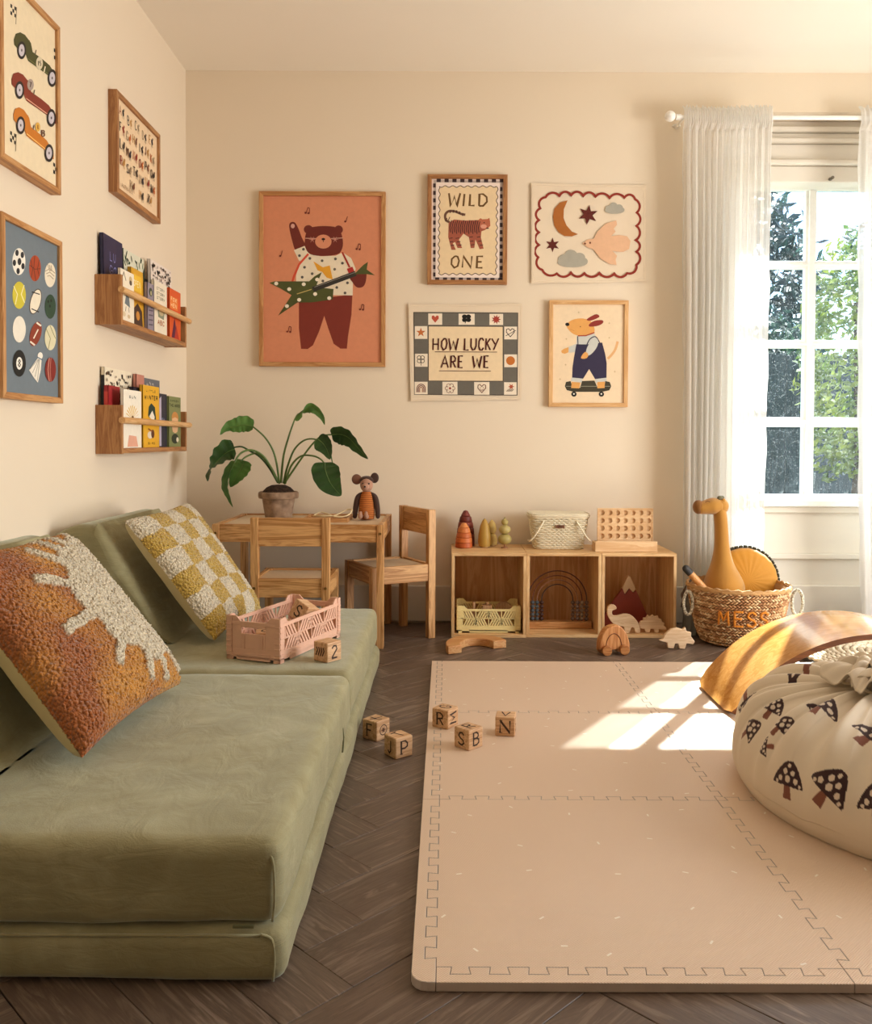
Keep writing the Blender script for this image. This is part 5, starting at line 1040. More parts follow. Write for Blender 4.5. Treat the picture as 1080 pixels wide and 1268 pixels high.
# rainbow abacus
ax_, ay_ = PY(690, 770, 3.56).x, 3.56
e = thing('rainbow_abacus', 'wooden rainbow bead abacus of four arched wires inside middle cube shelf', 'abacus', (ax_, ay_, FZ)); b = MB(); b.box(ax_ - .138, ax_ + .138, ay_ - .028, ay_ + .028, FZ, FZ + .028); b.build('base', OAK('X'), e, smooth=0, bevel=.003)
WC = ['4a2a22', '6b3a2a', '8a6450', '3a2824']; BC = ['3f241f', '6e5a50', '4c5660', '8d7a68', '3f4d57', '7a6a6a']
for k, r_ in enumerate((.120, .101, .083, .064)):
    zc = FZ + .028 + .085; P = [(ax_ - r_, ay_, FZ + .026), (ax_ - r_, ay_, zc)] + [(ax_ - r_ * cos(a * pi / 20), ay_, zc + r_ * sin(a * pi / 20)) for a in range(1, 20)] + [(ax_ + r_, ay_, zc), (ax_ + r_, ay_, FZ + .026)]
    b = MB(); b.tube(P, .0024, 8); b.build('wire', plain(WC[k], .4), e)
    if k == 0: cols_ = ((-1, 0), (1, 0))
    for s_ in (-1, 1):
        for q in range(5): b = MB(); b.ball((ax_ + s_ * r_, ay_, FZ + .028 + .009 + q * .0165), (.0088, .0088, .0082), 12, 8); b.build('bead', plain(BC[(k * 2 + (s_ > 0)) % 6], .5), e)
# mountain
def flatpiece(nm, label, cat, pts, y, th, mat, parent=None, sm=0, bevel=.002, group=None, tilt=0):
    P = [(p.x, p.z) for p in [PY(a, c, y) for a, c in pts]]
    if sm: P = [(p.x, p.y) for p in catmull([(a, c, 0) for a, c in P], sm, True)]
    b = MB(); b.prism(P, lambda u, v, w: Vector((u, w, v)), y - th / 2, y + th / 2)
    if parent: return b.build(nm, mat, parent, smooth=30, bevel=bevel)
    cx_ = sum(p[0] for p in P) / len(P); o = b.build(nm, mat, origin=(cx_, y, min(p[1] for p in P)), smooth=30, bevel=bevel); return tag(o, label, cat, group)
def z6(x, y): return (640 + x / 4.909, 680 + y / 4.909)
e = thing('mountain_puzzle', 'red wooden mountain with beige snow cap standing inside the right cube shelf', 'toy', (PY(777, 780, 3.58).x, 3.58, FZ))
pts = [z6(*p) for p in ((640, 238), (655, 275), (682, 238), (706, 265), (722, 245), (830, 480), (520, 480))]
flatpiece('red_mountain', '', '', [z6(*p) for p in ((562, 345), (640, 238), (655, 275), (682, 238), (706, 265), (722, 245), (835, 498), (480, 498))], 3.58, .02, fabric('8a2f1a', '6e2414', 300, .6, 0, .1), e)
flatpiece('snow_cap', '', '', [z6(*p) for p in ((640, 234), (674, 158), (688, 165), (722, 241), (706, 261), (682, 234), (655, 271))], 3.58, .02, plain('c9ab86', .6), e)
DW = wood('d9b892', 'ecd2b0', 'X', 1.5)
def settle(o, z):   # rest the toy on the surface below it
    zs = min(v.co.z for v in o.data.vertices); o.location.z = z - zs; return o
bro = [(575, 346), (598, 352), (606, 370), (590, 378), (578, 385), (582, 410), (610, 412), (650, 402), (690, 408), (722, 435), (742, 470), (748, 516), (718, 516), (712, 488), (694, 486), (684, 516), (655, 516), (648, 480), (615, 478), (585, 462), (560, 430), (548, 395), (553, 358)]
settle(flatpiece('dinosaur_toy', 'pale wooden long-necked dinosaur in front of the red mountain', 'toy', [z6(*p) for p in bro], 3.462, .014, DW, sm=2, group='wooden dinosaurs'), FZ)
steg = [(742, 460), (752, 440), (768, 436), (768, 420), (786, 420), (792, 404), (812, 410), (822, 400), (840, 412), (856, 406), (860, 424), (878, 428), (880, 444), (896, 450), (892, 466), (908, 478), (906, 492), (880, 490), (862, 488), (862, 510), (838, 510), (832, 486), (812, 486), (806, 508), (780, 506), (776, 488), (750, 484)]
settle(flatpiece('dinosaur_toy', 'pale wooden spiky-backed dinosaur at the right in the cube shelf', 'toy', [z6(*p) for p in steg], 3.475, .014, DW, group='wooden dinosaurs'), FZ)
tri = [(862, 552), (885, 546), (900, 515), (935, 485), (975, 478), (1005, 488), (1022, 474), (1030, 500), (1058, 505), (1056, 530), (1080, 560), (1070, 578), (1030, 572), (1020, 606), (986, 604), (978, 574), (960, 572), (952, 602), (915, 600), (912, 568), (885, 562)]
settle(flatpiece('dinosaur_toy', 'pale wooden horned dinosaur standing on the floor beside the basket', 'toy', [z6(*p) for p in tri], 3.255, .016, DW, group='wooden dinosaurs'), .001)
# toy car
cp = PZ(761, 812, 0); e = thing('toy_car', 'rounded wooden toy car on the floor in front of the cube shelves', 'toy car', (cp.x, cp.y + .03, 0), R(12)); CW = wood('b9773d', 'd9a066', 'Z', 1.5)
out = [(-.058, .018), (-.055, .055), (-.035, .092), (-.005, .106), (.022, .102), (.044, .078), (.058, .04), (.058, .018)]
P = [(p.x, p.y) for p in catmull([(a, c, 0) for a, c in out], 4)]; b = MB(); b.prism(P, lambda u, v, w: Vector((u, w, v)), -.018, .018); b.build('body', CW, e, local=True, smooth=50, bevel=.006, seg=3)
b = MB(); b.M = Matrix.Translation((0, 0, 0)); P2 = [(.030 * cos(pi * a / 12), .030 + .048 * sin(pi * a / 12)) for a in range(13)]; b.tube([(u - .004, -.0185, v) for u, v in P2], .0016, 6); b.build('window_groove', plain('6b3a1e', .7), e, local=True)
for sx in (-.034, .034):
    for sy in (-1, 1): b = MB(); b.cyl((sx, sy * .019, .0185), (sx, sy * .032, .0185), .0185, n=28); b.build('wheel', wood('a8672f', 'c98c50', 'X', 2), e, local=True, bevel=.002)
# arch block on the floor
ac = Vector((.118, 3.205, 0)); e = None; ang0 = R(22); P = []
for k in range(25): a = ang0 + pi * k / 24 * 1.0; P.append((.118 * cos(a), .118 * sin(a) * 1.25))
for k in range(24, -1, -1): a = ang0 + pi * k / 24; P.append((.064 * cos(a), .064 * sin(a) * 1.25))
b = MB(); b.prism(P, lambda u, v, w: Vector((ac.x + u, ac.y + v, w)), 0, .030); o = b.build('arch_block', wood('c98d52', 'deb27c', 'X', 1.2), origin=(ac.x, ac.y, 0), smooth=40, bevel=.003); tag(o, 'curved pale wooden arch block lying flat on the floor by the mat', 'toy block')
# ---------------------------------------------------------------- things on top of the cube shelves
ZT = CH_ + .0005
def z2(x, y): return (540 + x / 3.375, 600 + y / 3.375)
def turned(nm, label, px, wpx, hpx, Y, prof, mats_, group, parts=None):
    """prof list of (r 0..1, z 0..1); parts: list of (from,to,mat,name)"""
    c = PY(px, 675, Y); s_ = Y / F; e = thing(nm, label, 'wooden toy tree', (c.x, Y, ZT), group=group)
    for (sub, mt, nmp) in prof:
        b = MB(); b.lathe([(r_ * wpx / 2 * s_, z_ * hpx * s_) for r_, z_ in sub], (c.x, Y, ZT), 28); b.build(nmp, mt, e)
def rings(n, r0, r1, top=True, pw=.6):
    out = []
    for k in range(n):
        za, zb = k / n, (k + 1) / n; ra = r0 + (r1 - r0) * (za ** (1 / pw)) if False else (1 - za ** 2.1) ** .6; rb = (1 - zb ** 2.1) ** .6 if zb < 1 else 0
        out.append([(0, za + .004), (ra * .96, za + .004), (ra, za + .02), ((ra * .45 + rb * .55), zb - .02), (max(rb, .0), zb - .002), (0, zb - .002)])
    return out
RD = [plain(c, .55) for c in ('6b2418', '742a1c', '5e1f16', '7d3022', '692519', '702a20')]; OR_ = [plain(c, .55) for c in ('b4551f', 'c4682c', 'b85d26', 'c9753a', 'd08448')]
GT = 'wooden tree toys on the cube shelves'
turned('stacking_tree', 'dark red stacked wooden tree, tallest, behind the orange cone', 576.5, 23, 44, 3.665, [(p, RD[k % 6], 'ring') for k, p in enumerate(rings(6, 1, 0))], None, GT)
turned('stacking_tree', 'orange ringed wooden cone in front of the dark red stacked tree', 574.5, 21, 31, 3.60, [(p, OR_[k % 5], 'ring') for k, p in enumerate(rings(5, 1, 0))], None, GT)
MUS = plain('b08a3a', .55)
turned('wooden_tree', 'mustard wooden teardrop tree, second from the left on the shelf top', 600, 16.5, 36, 3.61, [([(0, 0), (.6, 0), (.6, .03), (0, .03)], plain('c79a63', .6), 'base'), ([(0, .03), (.85, .04), (1, .2), (.92, .45), (.65, .75), (.3, .93), (0, 1)], MUS, 'crown')], None, GT)
turned('wooden_tree', 'pale yellow wooden stacked tree partly hidden behind the mustard tree', 609, 14, 33, 3.66, [([(0, 0), (.6, 0), (.6, .03), (0, .03)], plain('c79a63', .6), 'base'), ([(0, .03), (.9, .05), (1, .2), (.8, .4), (.4, .46), (.7, .5), (.85, .65), (.6, .85), (0, 1)], plain('c9ac62', .55), 'crown')], None, GT)
def bal(z0, z1, r): return [(0, z0)] + [(r * sin(pi * k / 8), z0 + (z1 - z0) * (1 - cos(pi * k / 8)) / 2) for k in range(1, 8)] + [(0, z1)]
OL = plain('a8995a', .55); OL2 = plain('b3a468', .55)
turned('wooden_tree', 'olive wooden tree made of three stacked balls, right of the trees', 625, 17, 39, 3.585, [([(0, 0), (.5, 0), (.5, .03), (.12, .04), (.12, .15), (0, .15)], plain('a06c48', .6), 'trunk'), (bal(.11, .46, 1.0), OL, 'ball'), (bal(.44, .74, .88), OL2, 'ball'), (bal(.72, .93, .5) + [], OL, 'ball'), ([(0, .9), (.2, .91), (0, 1)], OL, 'tip')], None, GT)
# white wicker picnic basket
bc = PY(690.5, 677, 3.615); bx, by = bc.x, 3.615; e = thing('wicker_basket', 'small white wicker picnic basket with lid and handles on the cube shelves', 'basket', (bx, by, ZT)); WK = plain('e3d9bf', .6)
W0, W1, D0, D1, BH = .098, .118, .060, .074, .128
def rrect(wx, wy, r, n=60, z=0):
    P = []; per = 2 * (wx + wy) * 2; 
    for k in range(n):
        a = 2 * pi * k / n; c, s_ = cos(a), sin(a); q = (abs(c / wx) ** 6 + abs(s_ / wy) ** 6) ** (-1 / 6); P.append((c * q, s_ * q, z))
    return P
b = MB(); NR, NP = 17, 96
for k in range(NR):
    t_ = (k + .5) / NR; wx, wy = W0 + (W1 - W0) * t_, D0 + (D1 - D0) * t_; P = rrect(wx, wy, .01, NP, ZT + t_ * BH); P = [(bx + x * (1 + .012 * (1 if (i // 2 + k) % 2 else -1)), by + y * (1 + .02 * (1 if (i // 2 + k) % 2 else -1)), z) for i, (x, y, z) in enumerate(P)]; b.tube(P, .0036, 5, True)
o = b.build('woven_body', WK, e, smooth=180)
b = MB()
for i in range(0, NP, 4):
    a = rrect(W0, D0, 0, NP, 0)[i]; c = rrect(W1, D1, 0, NP, 0)[i]; b.cyl((bx + a[0] * .985, by + a[1] * .97, ZT), (bx + c[0] * .985, by + c[1] * .97, ZT + BH), .0028, n=5)
b.box(bx - W0 * .9, bx + W0 * .9, by - D0 * .9, by + D0 * .9, ZT, ZT + .004); b.build('stakes', WK, e)
b = MB()
for rr, zz_ in ((1.03, BH + .002), (1.06, BH + .008), (1.03, BH + .014)): b.tube([(bx + x * rr, by + y * rr, ZT + zz_) for x, y, _ in rrect(W1, D1, 0, NP)], .0038, 6, True)
for k in range(12): y = by - D1 + (k + .5) * 2 * D1 / 12; b.tube([(bx - W1 * .98 + i * W1 * 1.96 / 30, y, ZT + BH + .013 + .0018 * (1 if (i + k) % 2 else -1)) for i in range(31)], .004, 5)
b.build('lid', WK, e, smooth=180)
for s_ in (-1, 1):
    b = MB(); f = by - D1 - .006; b.tube(catmull([(bx + s_ * .066, f + .004, ZT + BH - .012), (bx + s_ * .085, f - .004, ZT + .085), (bx + s_ * .108, f - .004, ZT + .05), (bx + s_ * .122, f + .004, ZT + .036), (bx + s_ * .126, f + .03, ZT + .034)], 5), .0035, 7); b.build('handle', WK, e, smooth=180)
b = MB(); b.box(bx - .018, bx + .018, by - D1 - .007, by - D1 - .003, ZT + .088, ZT + .100); b.build('name_plate', plain('6b3f26', .5), e, bevel=.001)
b = MB(); b.tube([(bx - .011, by - D1 - .0075, ZT + .094), (bx + .011, by - D1 - .0075, ZT + .094)], .0012, 5); b.build('plate_slot', plain('2a1710', .5), e)
# four in a row game
gy = 3.50; ga, gb = PY(737.5, 683, 3.475), PY(814.5, 684, 3.475); e = thing('peg_board_game', 'pale wooden standing board game with rows of round holes on a tray', 'game', ((ga.x + gb.x) / 2, gy, ZT)); GW = wood('dcb688', 'eccfa6', 'X', 1.0)
g0, g1 = ga.x, gb.x; b = MB(); b.box(g0, g1, 3.478, 3.484, ZT, ZT + .042); b.box(g0, g1, 3.552, 3.558, ZT, ZT + .036); b.box(g0, g0 + .006, 3.484, 3.552, ZT, ZT + .036); b.box(g1 - .006, g1, 3.484, 3.552, ZT, ZT + .036); b.box(g0 + .006, g1 - .006, 3.484, 3.552, ZT, ZT + .006); b.build('tray', GW, e, smooth=0, bevel=.001)
xl, xr = g0 + .018, g1 - .012; NXh, NYh = 7, 5; zb, ztop = ZT + .012, ZT + .168; cw, ch = (xr - xl) / NXh, (ztop - zb) / NYh; b = MB(); rh = min(cw, ch) * .34
for i in range(NXh):
    for j in range(NYh):
        cx_, cz = xl + (i + .5) * cw, zb + (j + .5) * ch
        for yy in (3.520, 3.528):
            O = []; I = []
            for k in range(16):
                a = 2 * pi * k / 16 + pi / 16 * 0; c, s_ = cos(a), sin(a); q = min(cw / 2 / max(abs(c), 1e-6), ch / 2 / max(abs(s_), 1e-6)); O.append(b.av((cx_ + c * q, yy, cz + s_ * q))); I.append(b.av((cx_ + c * rh, yy, cz + s_ * rh)))
            for k in range(16): b.af((O[k], O[(k + 1) % 16], I[(k + 1) % 16], I[k]))
            if yy == 3.520: I0 = I
        for k in range(16): b.af((I0[k], I0[(k + 1) % 16], I[(k + 1) % 16], I[k]))
b.box(xl - .003, xl, 3.518, 3.530, zb, ztop); b.box(xr, xr + .003, 3.518, 3.530, zb, ztop); b.box(xl - .003, xr + .003, 3.518, 3.530, ztop, ztop + .003); b.build('hole_board', GW, e, smooth=0)
for i in range(NXh):
    for j in range(NYh):
        if j == 0 or (i + j) % 1 == 0: b = MB(); cx_, cz = xl + (i + .5) * cw, zb + (j + .5) * ch; b.cyl((cx_, 3.5285, cz), (cx_, 3.534, cz), rh * 1.15, n=18); b.build('disc', plain('e3c49c' if j else 'd9b088', .5), e)
# ---------------------------------------------------------------- woven basket with MESS lettering
kx, ky = 1.135, 3.385; RT, RB, KH = .188, .128, .212
e = thing('woven_basket', 'woven seagrass basket embroidered MESS in front of the curtain, holding soft toys', 'basket', (kx, ky, 0))
t = NT('seagrass'); at = t.add('Attribute'); at.attribute_name = 'Col'; t.col(at.outputs['Color']); t.set(Roughness=.75); SG = t.m
b = MB(); NRW = 19; SC = [lin('d6ae80'), lin('c49264'), lin('e8c99e'), lin('a97850')]
for k in range(NRW):
    t_ = (k + .5) / NRW; r_ = RB + (RT - RB) * (t_ ** .55); z = .006 + KH * t_; n = 80
    for i in range(n):
        a = 2 * pi * (i + (k % 2) * .5) / n; p = Vector((kx + r_ * cos(a), ky + r_ * sin(a), z)); tg = Vector((-sin(a), cos(a), 0)); sl = .55 if k % 2 else -.55
        d = (tg + Vector((0, 0, sl))).normalized(); L_ = pi * r_ / n * 1.5; b.col = SC[random.randrange(4)]; nn = Vector((cos(a), sin(a), 0))
        pts = [p - d * L_ - nn * .002, p - d * L_ * .4 + nn * .003, p + d * L_ * .4 + nn * .003, p + d * L_ - nn * .002]; b.tube(pts, [.0022, .0043, .0043, .0022], 5, flat=.8)
b.col = None; o = b.build('straw_weave', SG, e, smooth=180, colors=True)
b = MB(); b.lathe([(0, .001), (RB - .004, .001)] + [(RB - .004 + (RT - RB) * (k / 8) ** .55, .006 + KH * k / 8) for k in range(9)] + [(RT - .012, KH), (RT - .02, KH - .02), (RB + .02, .02), (0, .02)], (kx, ky, 0), 40); b.build('lining', plain('a57c50', .9), e)
b = MB(); n = 90; P = [(kx + (RT + .002) * cos(2 * pi * i / n), ky + (RT + .002) * sin(2 * pi * i / n), .006 + KH + .003 * sin(i * 2.2)) for i in range(n)]; b.tube(P, .007, 6, True); P = [(kx + (RT + .002) * cos(2 * pi * i / n), ky + (RT + .002) * sin(2 * pi * i / n), .012 + KH + .003 * cos(i * 2.2)) for i in range(n)]; b.tube(P, .005, 6, True); b.build('rim', plain('bd925f', .8), e, smooth=180)
# stitched MESS
def onb(u, z, out=.0075):   # u metres along the surface from the front centre
    t_ = max(.01, (z - .006) / KH); r_ = RB + (RT - RB) * (t_ ** .55) + out; a = -pi / 2 - .32 + u / r_; return Vector((kx + r_ * cos(a), ky + r_ * sin(a), z))
MES = fabric('d98a1f', 'c9761a', 900, .9, .2)
for ch, u0 in (('M', -.070), ('E', -.015), ('S', .030), ('S', .078)):
    for st in FONT[ch]:
        P = []
        for (a0, c0), (a1, c1) in zip(st, st[1:]):
            for q in range(5): f_ = q / 5; P.append(onb(u0 + (a0 + (a1 - a0) * f_) * .038, .092 + (c0 + (c1 - c0) * f_) * .056))
        P.append(onb(u0 + st[-1][0] * .038, .092 + st[-1][1] * .056)); b = MB(); b.tube(P, .0048, 6); b.build('lettering', MES, e, smooth=180)
b = MB(); hx = kx + RT + .004
P = [(hx + .002 + .021 * (1 - cos(a)), ky - .04, .158 + .050 * sin(a)) for a in [2 * pi * k / 30 for k in range(30)]]
b.tube(P, .0062, 7, True); hm = NT('rope'); hm.col(hm.ramp(hm.noise(hm.coord((1, 1, 1)), 160, 2), [(.4, '8a8270'), (.6, 'e3dccb')])); hm.set(Roughness=.9); b.build('handle', hm.m, e, smooth=180)
b = MB(); P = [(kx - RT - .002 - .017 * (1 - cos(a)), ky - .05, .158 + .045 * sin(a)) for a in [2 * pi * k / 30 for k in range(30)]]; b.tube(P, .006, 7, True); b.build('handle', hm.m, e, smooth=180)
# grey drawstring bag behind the basket's left side, with dark cords
q = PY(853, 770, 3.50); e = thing('drawstring_bag', 'limp grey cloth bag with dark cords between the cube shelf and basket', 'bag', (q.x, 3.5, 0))
b = MB()
def fb(u, v):
    a = u * 2 * pi; r_ = .034 * (1 - .75 * max(0, v - .72) / .28) * (1 + .10 * sin(5 * a + v * 4) + .06 * sin(9 * a)); return Vector((q.x + .004 + r_ * cos(a) + .008 * sin(v * 5), 3.50 + r_ * .9 * sin(a), .001 + v * .17 - .0 * r_))
softgrid(fb, 48, 30, b, closeu=True); b.build('cloth', fabric('9c9a92', '86847c', 700), e, smooth=180)
for k in range(5):
    p0 = PY(862 - k * 1.5, 716, 3.44); b = MB(); b.tube(catmull([(p0.x, p0.y, p0.z), PY(852 - k * 1.3, 722 + k * 2, 3.43), PY(846 - k * .6, 738, 3.43), PY(843 + k * 1.8, 752, 3.43)], 5), .0022, 6); b.build('cord', plain('4a342a' if k % 2 else '7a6a5c', .7), e, smooth=180)
# giraffe-like soft toy
z1_ = lambda x, y, Y=3.40: PY(830 + x / 6.035, 600 + y / 6.035, Y)
MUSF = fabric('b98633', 'a87428', 900, .85, .35)
e = thing('soft_toy_giraffe', 'mustard long-necked giraffe soft toy standing in the woven basket', 'soft toy', (z1_(400, 700).x, 3.40, .03)); b = MB()
pts = [z1_(405, 860), z1_(400, 760), z1_(395, 690), z1_(390, 600), z1_(388, 520), z1_(385, 430), z1_(382, 330), z1_(375, 240), z1_(365, 165)]
px2m = 3.40 / F / 6.035
rs = [178, 185, 158, 108, 80, 66, 62, 60, 56]
P = catmull(pts, 5); Rr = [p.x * px2m for p in catmull([(r, 0, 0) for r in rs], 5)]; b.tube(P, Rr, 28, flat=.8); b.ball(P[0], (Rr[0], Rr[0] * .8, .03), 20, 8); b.build('body', MUSF, e, smooth=180)
b = MB(); hp = [z1_(375, 160), z1_(320, 160), z1_(270, 168), z1_(225, 175), z1_(205, 176)]; hr = [62, 74, 64, 54, 40]; P = catmull(hp, 5); Rr = [p.x * px2m for p in catmull([(r, 0, 0) for r in hr], 5)]; b.tube(P, Rr, 22, flat=.85); b.ball(P[0], Rr[0], 18, 12); b.build('head', MUSF, e, smooth=180)
b = MB(); mz_ = z1_(200, 168); b.ball(mz_ + Vector((.006, 0, 0)), (.022, .027, .0275), 16, 12); b.build('muzzle', fabric('8a5a20', '7c4f1c', 600), e)
for s_ in (-1, 1):
    b = MB(); p = z1_(372 + (s_ > 0) * 14, 100, 3.40 + s_ * .014); b.ball(p, (.011, .008, .009), 12, 8); b.build('horn', fabric('6e6a52', '5c583f', 500), e)
    b = MB(); b.ball(z1_(400, 125, 3.40 + s_ * .02), (.008, .006, .012), 12, 8); b.build('ear', MUSF, e)
    b = MB(); b.tube(catmull([z1_(262, 132, 3.40 + s_ * .030), z1_(278, 124, 3.40 + s_ * .033), z1_(298, 130, 3.40 + s_ * .031)], 4), .0012, 5); b.build('closed_eye', plain('5a3a18', .7), e)
# round mustard cushion with pompoms
c = z1_(560, 720, 3.47); rc = .128; c.z = z1_(560, 475, 3.47).z - rc ; e = thing('round_cushion', 'round mustard velvet cushion edged with dark pompoms, standing in the woven basket', 'cushion', (c.x, c.y, c.z - rc))
MV = NT('mustard_velvet'); MV.col(lin('bf820c')); MV.set(Roughness=.7, Sheen_Weight=.3); MV.bump(MV.noise(MV.coord(), 25, 3), .3, .004); b = MB()
tl_ = Matrix.Rotation(R(-8), 3, 'X')
prof = [(rc * cos(t_), .042 * (abs(sin(t_)) ** .8) * (1 if sin(t_) > 0 else -1)) for t_ in [(-pi / 2 + pi * k / 24) for k in range(25)]]
rr_ = []
for r_, y in prof:
    rr_.append([b.av(c + tl_ @ Vector((max(r_, 1e-4) * cos(a) * (1 + .006 * sin(a * 23)), y * (1 + .03 * sin(a * 23) * (r_ / rc)), max(r_, 1e-4) * sin(a) * (1 + .006 * sin(a * 23))))) for a in [2 * pi * k / 92 for k in range(92)]])
for A, B in zip(rr_, rr_[1:]):
    for i in range(92): b.af((A[i], A[(i + 1) % 92], B[(i + 1) % 92], B[i]))
b.build('cover', MV.m, e, smooth=180)
PMm = plain('3d3a2a', .9); b0_ = None
for k in range(70):
    a = -.15 + (pi + .3) * k / 25; p = c + tl_ @ Vector((rc * 1.045 * cos(a), 0, rc * 1.045 * sin(a))); b = MB(); b.ball(p, .0058, 8, 6); b.build('pompom', PMm, e)
b = MB(); b.tube([c + tl_ @ Vector((rc * 1.01 * cos(a), 0, rc * 1.01 * sin(a))) for a in [2 * pi * k / 60 for k in range(60)]], .0022, 5, True); b.build('trim', PMm, e, smooth=180)
# wooden stick toy
p0, p1 = z1_(240, 760, 3.36), z1_(118, 628, 3.36); d = (p1 - p0); e = thing('wooden_stick_toy', 'pale wooden stick with a black rounded tip poking out at the basket\'s left rim', 'toy', p0)
b = MB(); b.tube([p0 - d * .3, p0 + d * .72], .0135, 14); b.build('stick', wood('c98d50', 'dba969', 'Z', 2), e); b = MB(); b.tube([p0 + d * .72, p0 + d * 1.0], .0140, 14); b.ball(p0 + d * 1.0, .0138); b.build('black_tip', plain('2c2a2a', .6), e)
# ---------------------------------------------------------------- curved balance board
bcx, hs_, ht_ = 1.205, .42, .236; RR = (hs_ ** 2 + (ht_ - .0) ** 2) / (2 * ht_); zc = MT + ht_ - RR; a0 = math.asin(hs_ / RR); y0, y1, TH = 2.395, 2.725, .016
e = thing('balance_board', 'curved wooden balance board standing as an arch on the play mat', 'balance board', (bcx, (y0 + y1) / 2, MT))
BW1, BW2 = wood('c08844', 'd09a58', 'X', .8, .16, .02), wood('6b3d20', '8a5228', 'X', 1.5, .5)
NA, NV_ = 60, 12; b = MB(); grid = {}
for side in (0, 1):
    for i in range(NA + 1):
        a = -a0 + 2 * a0 * i / NA; ed = min(i, NA - i) / NA * 2 * a0 * RR; cr = max(0, .05 - ed); ins = .05 - sqrt(max(0, .05 ** 2 - cr ** 2)) if ed < .05 else 0
        for j in range(NV_ + 1):
            y = (y0 + ins) + (y1 - y0 - 2 * ins) * j / NV_; r_ = RR - side * TH; zz_ = zc + r_ * cos(a) + 0; grid[side, i, j] = b.av((bcx + r_ * sin(a), y, max(zz_, MT + .0005 + (1 - side) * .008)))
for i in range(NA):
    for j in range(NV_):
        b.af((grid[0, i, j], grid[0, i + 1, j], grid[0, i + 1, j + 1], grid[0, i, j + 1]), 0); b.af((grid[1, i, j], grid[1, i, j + 1], grid[1, i + 1, j + 1], grid[1, i + 1, j]), 1)
    for j in (0, NV_): b.af((grid[0, i, j], grid[0, i + 1, j], grid[1, i + 1, j], grid[1, i, j]), 1)
for i in (0, NA):
    for j in range(NV_): b.af((grid[0, i, j], grid[0, i, j + 1], grid[1, i, j + 1], grid[1, i, j]), 1)
b.build('curved_plywood', [BW1, BW2], e, smooth=35)
# ---------------------------------------------------------------- round braided rug
rx_, ry_, rr0 = 1.625, 3.095, .350; e = thing('round_rug', 'round cream braided jute rug at right, seen under the balance board', 'rug', (rx_, ry_, MT)); t = NT('jute'); t.col(t.ramp(t.noise(t.coord(), 90, 3), [(.35, 'a8957a'), (.65, 'd8c9ae')])); t.set(Roughness=.9)
for k in range(15):
    r_ = rr0 - k * .024; 
    if r_ < .02: break
    n = max(16, int(r_ * 2 * pi / .009)); b = MB()
    b.tube([(rx_ + r_ * cos(2 * pi * i / n), ry_ + r_ * sin(2 * pi * i / n), MT + .009 + .003 * sin(i * 1.9)) for i in range(n)], .0115, 6, True, flat=.6); b.build('braid_ring', t.m, e, smooth=180)
b = MB(); P = catmull([PZ(1016, 812, MT + .004), PZ(1028, 822, MT + .004), PZ(1041, 831, MT + .005), PZ(1063, 840, MT + .004)], 8); b.tube(P, .0035, 6); b.ball(PZ(1041, 831, MT + .006), .008, 8, 6); o = b.build('drawstring', plain('2c211c', .8), origin=PZ(1041, 831, MT), smooth=180); tag(o, 'dark toggle cord lying on the mat at the edge of the round rug', 'cord')
# ---------------------------------------------------------------- gathered storage bag with mushroom print
gx, gy_ = .945, 1.87; Cx, Cy = 1.105, 1.872; RBAG = .462; e = thing('drawstring_floor_bag', 'large cream gathered play bag printed with dark mushrooms, on the play mat', 'bag', (Cx, Cy, MT))
t = NT('canvas_print'); at = t.add('Attribute'); at.attribute_name = 'Col'; t.col(at.outputs['Color']); t.set(Roughness=.85, Sheen_Weight=.15); t.bump(t.noise(t.coord(), 700, 2), .25, .001); CANV = t.m
CB, CDK, CST = lin('d9cbb6'), lin('34191a'), lin('7c4a38'); CDOT = lin('d3c3b0')
def bagpt(th, s):
    """s 0 centre gather .. 1 bottom contact"""
    ex, ey = cos(th), sin(th)
    # distance from gather point to the outer circle in that direction
    dx, dy = gx - Cx, gy_ - Cy; bq = dx * ex + dy * ey; Rout = -bq + sqrt(bq * bq - (dx * dx + dy * dy) + RBAG ** 2)
    keys = [(0, .0, .262), (.06, .045, .268), (.11, .085, .245), (.16, .12, .222), (.25, .25, .228), (.38, .47, .226), (.52, .70, .205), (.64, .87, .168), (.75, .975, .115), (.85, 1.0, .065), (.93, .975, .025), (1.0, .93, .001)]
    for (s0, r0, z0), (s1, r1, z1) in zip(keys, keys[1:]):
        if s <= s1: f = (s - s0) / (s1 - s0); break
    i = keys.index((s1, r1, z1)); km = keys[max(0, i - 2)]; kp = keys[min(len(keys) - 1, i + 1)]
    def cr(a, b_, c, d): return .5 * ((2 * b_) + (c - a) * f + (2 * a - 5 * b_ + 4 * c - d) * f * f + (3 * b_ - a - 3 * c + d) * f ** 3)
    r_ = cr(km[1], r0, r1, kp[1]); z = cr(km[2], z0, z1, kp[2])
    pl = (sin(th * 13 + 1.2 * sin(th * 3) + s * 1.2) + .7 * sin(th * 22 + 2 + 1.5 * sin(th * 2)) + .4 * sin(th * 37 + s * 3)) * .55
    sharp = (abs(pl) ** .7) * (1 if pl > 0 else -1)
    env = max(0, min(1, (s - .03) / .12)) * max(0, (1 - s) / .75) ** 1.1; env = min(env, 1)
    z += sharp * .024 * env * min(1, (r_ + .15)); r2 = r_ * Rout + sharp * .016 * env * max(0, min(1, (s - .4) * 4)) * 1
    if s < .14: z += .020 * sin(th * 7 + 9 * s * 8) * (s / .14) * (1 - s / .2); r2 += .010 * sin(th * 9 + s * 40)
    z += .012 * noise.noise(Vector((ex * r2 * 7, ey * r2 * 7, z * 8))) * min(1, s * 4) * (1 if s < .9 else 0)
    return Vector((gx + ex * r2, gy_ + ey * r2, MT + max(.0008, z)))
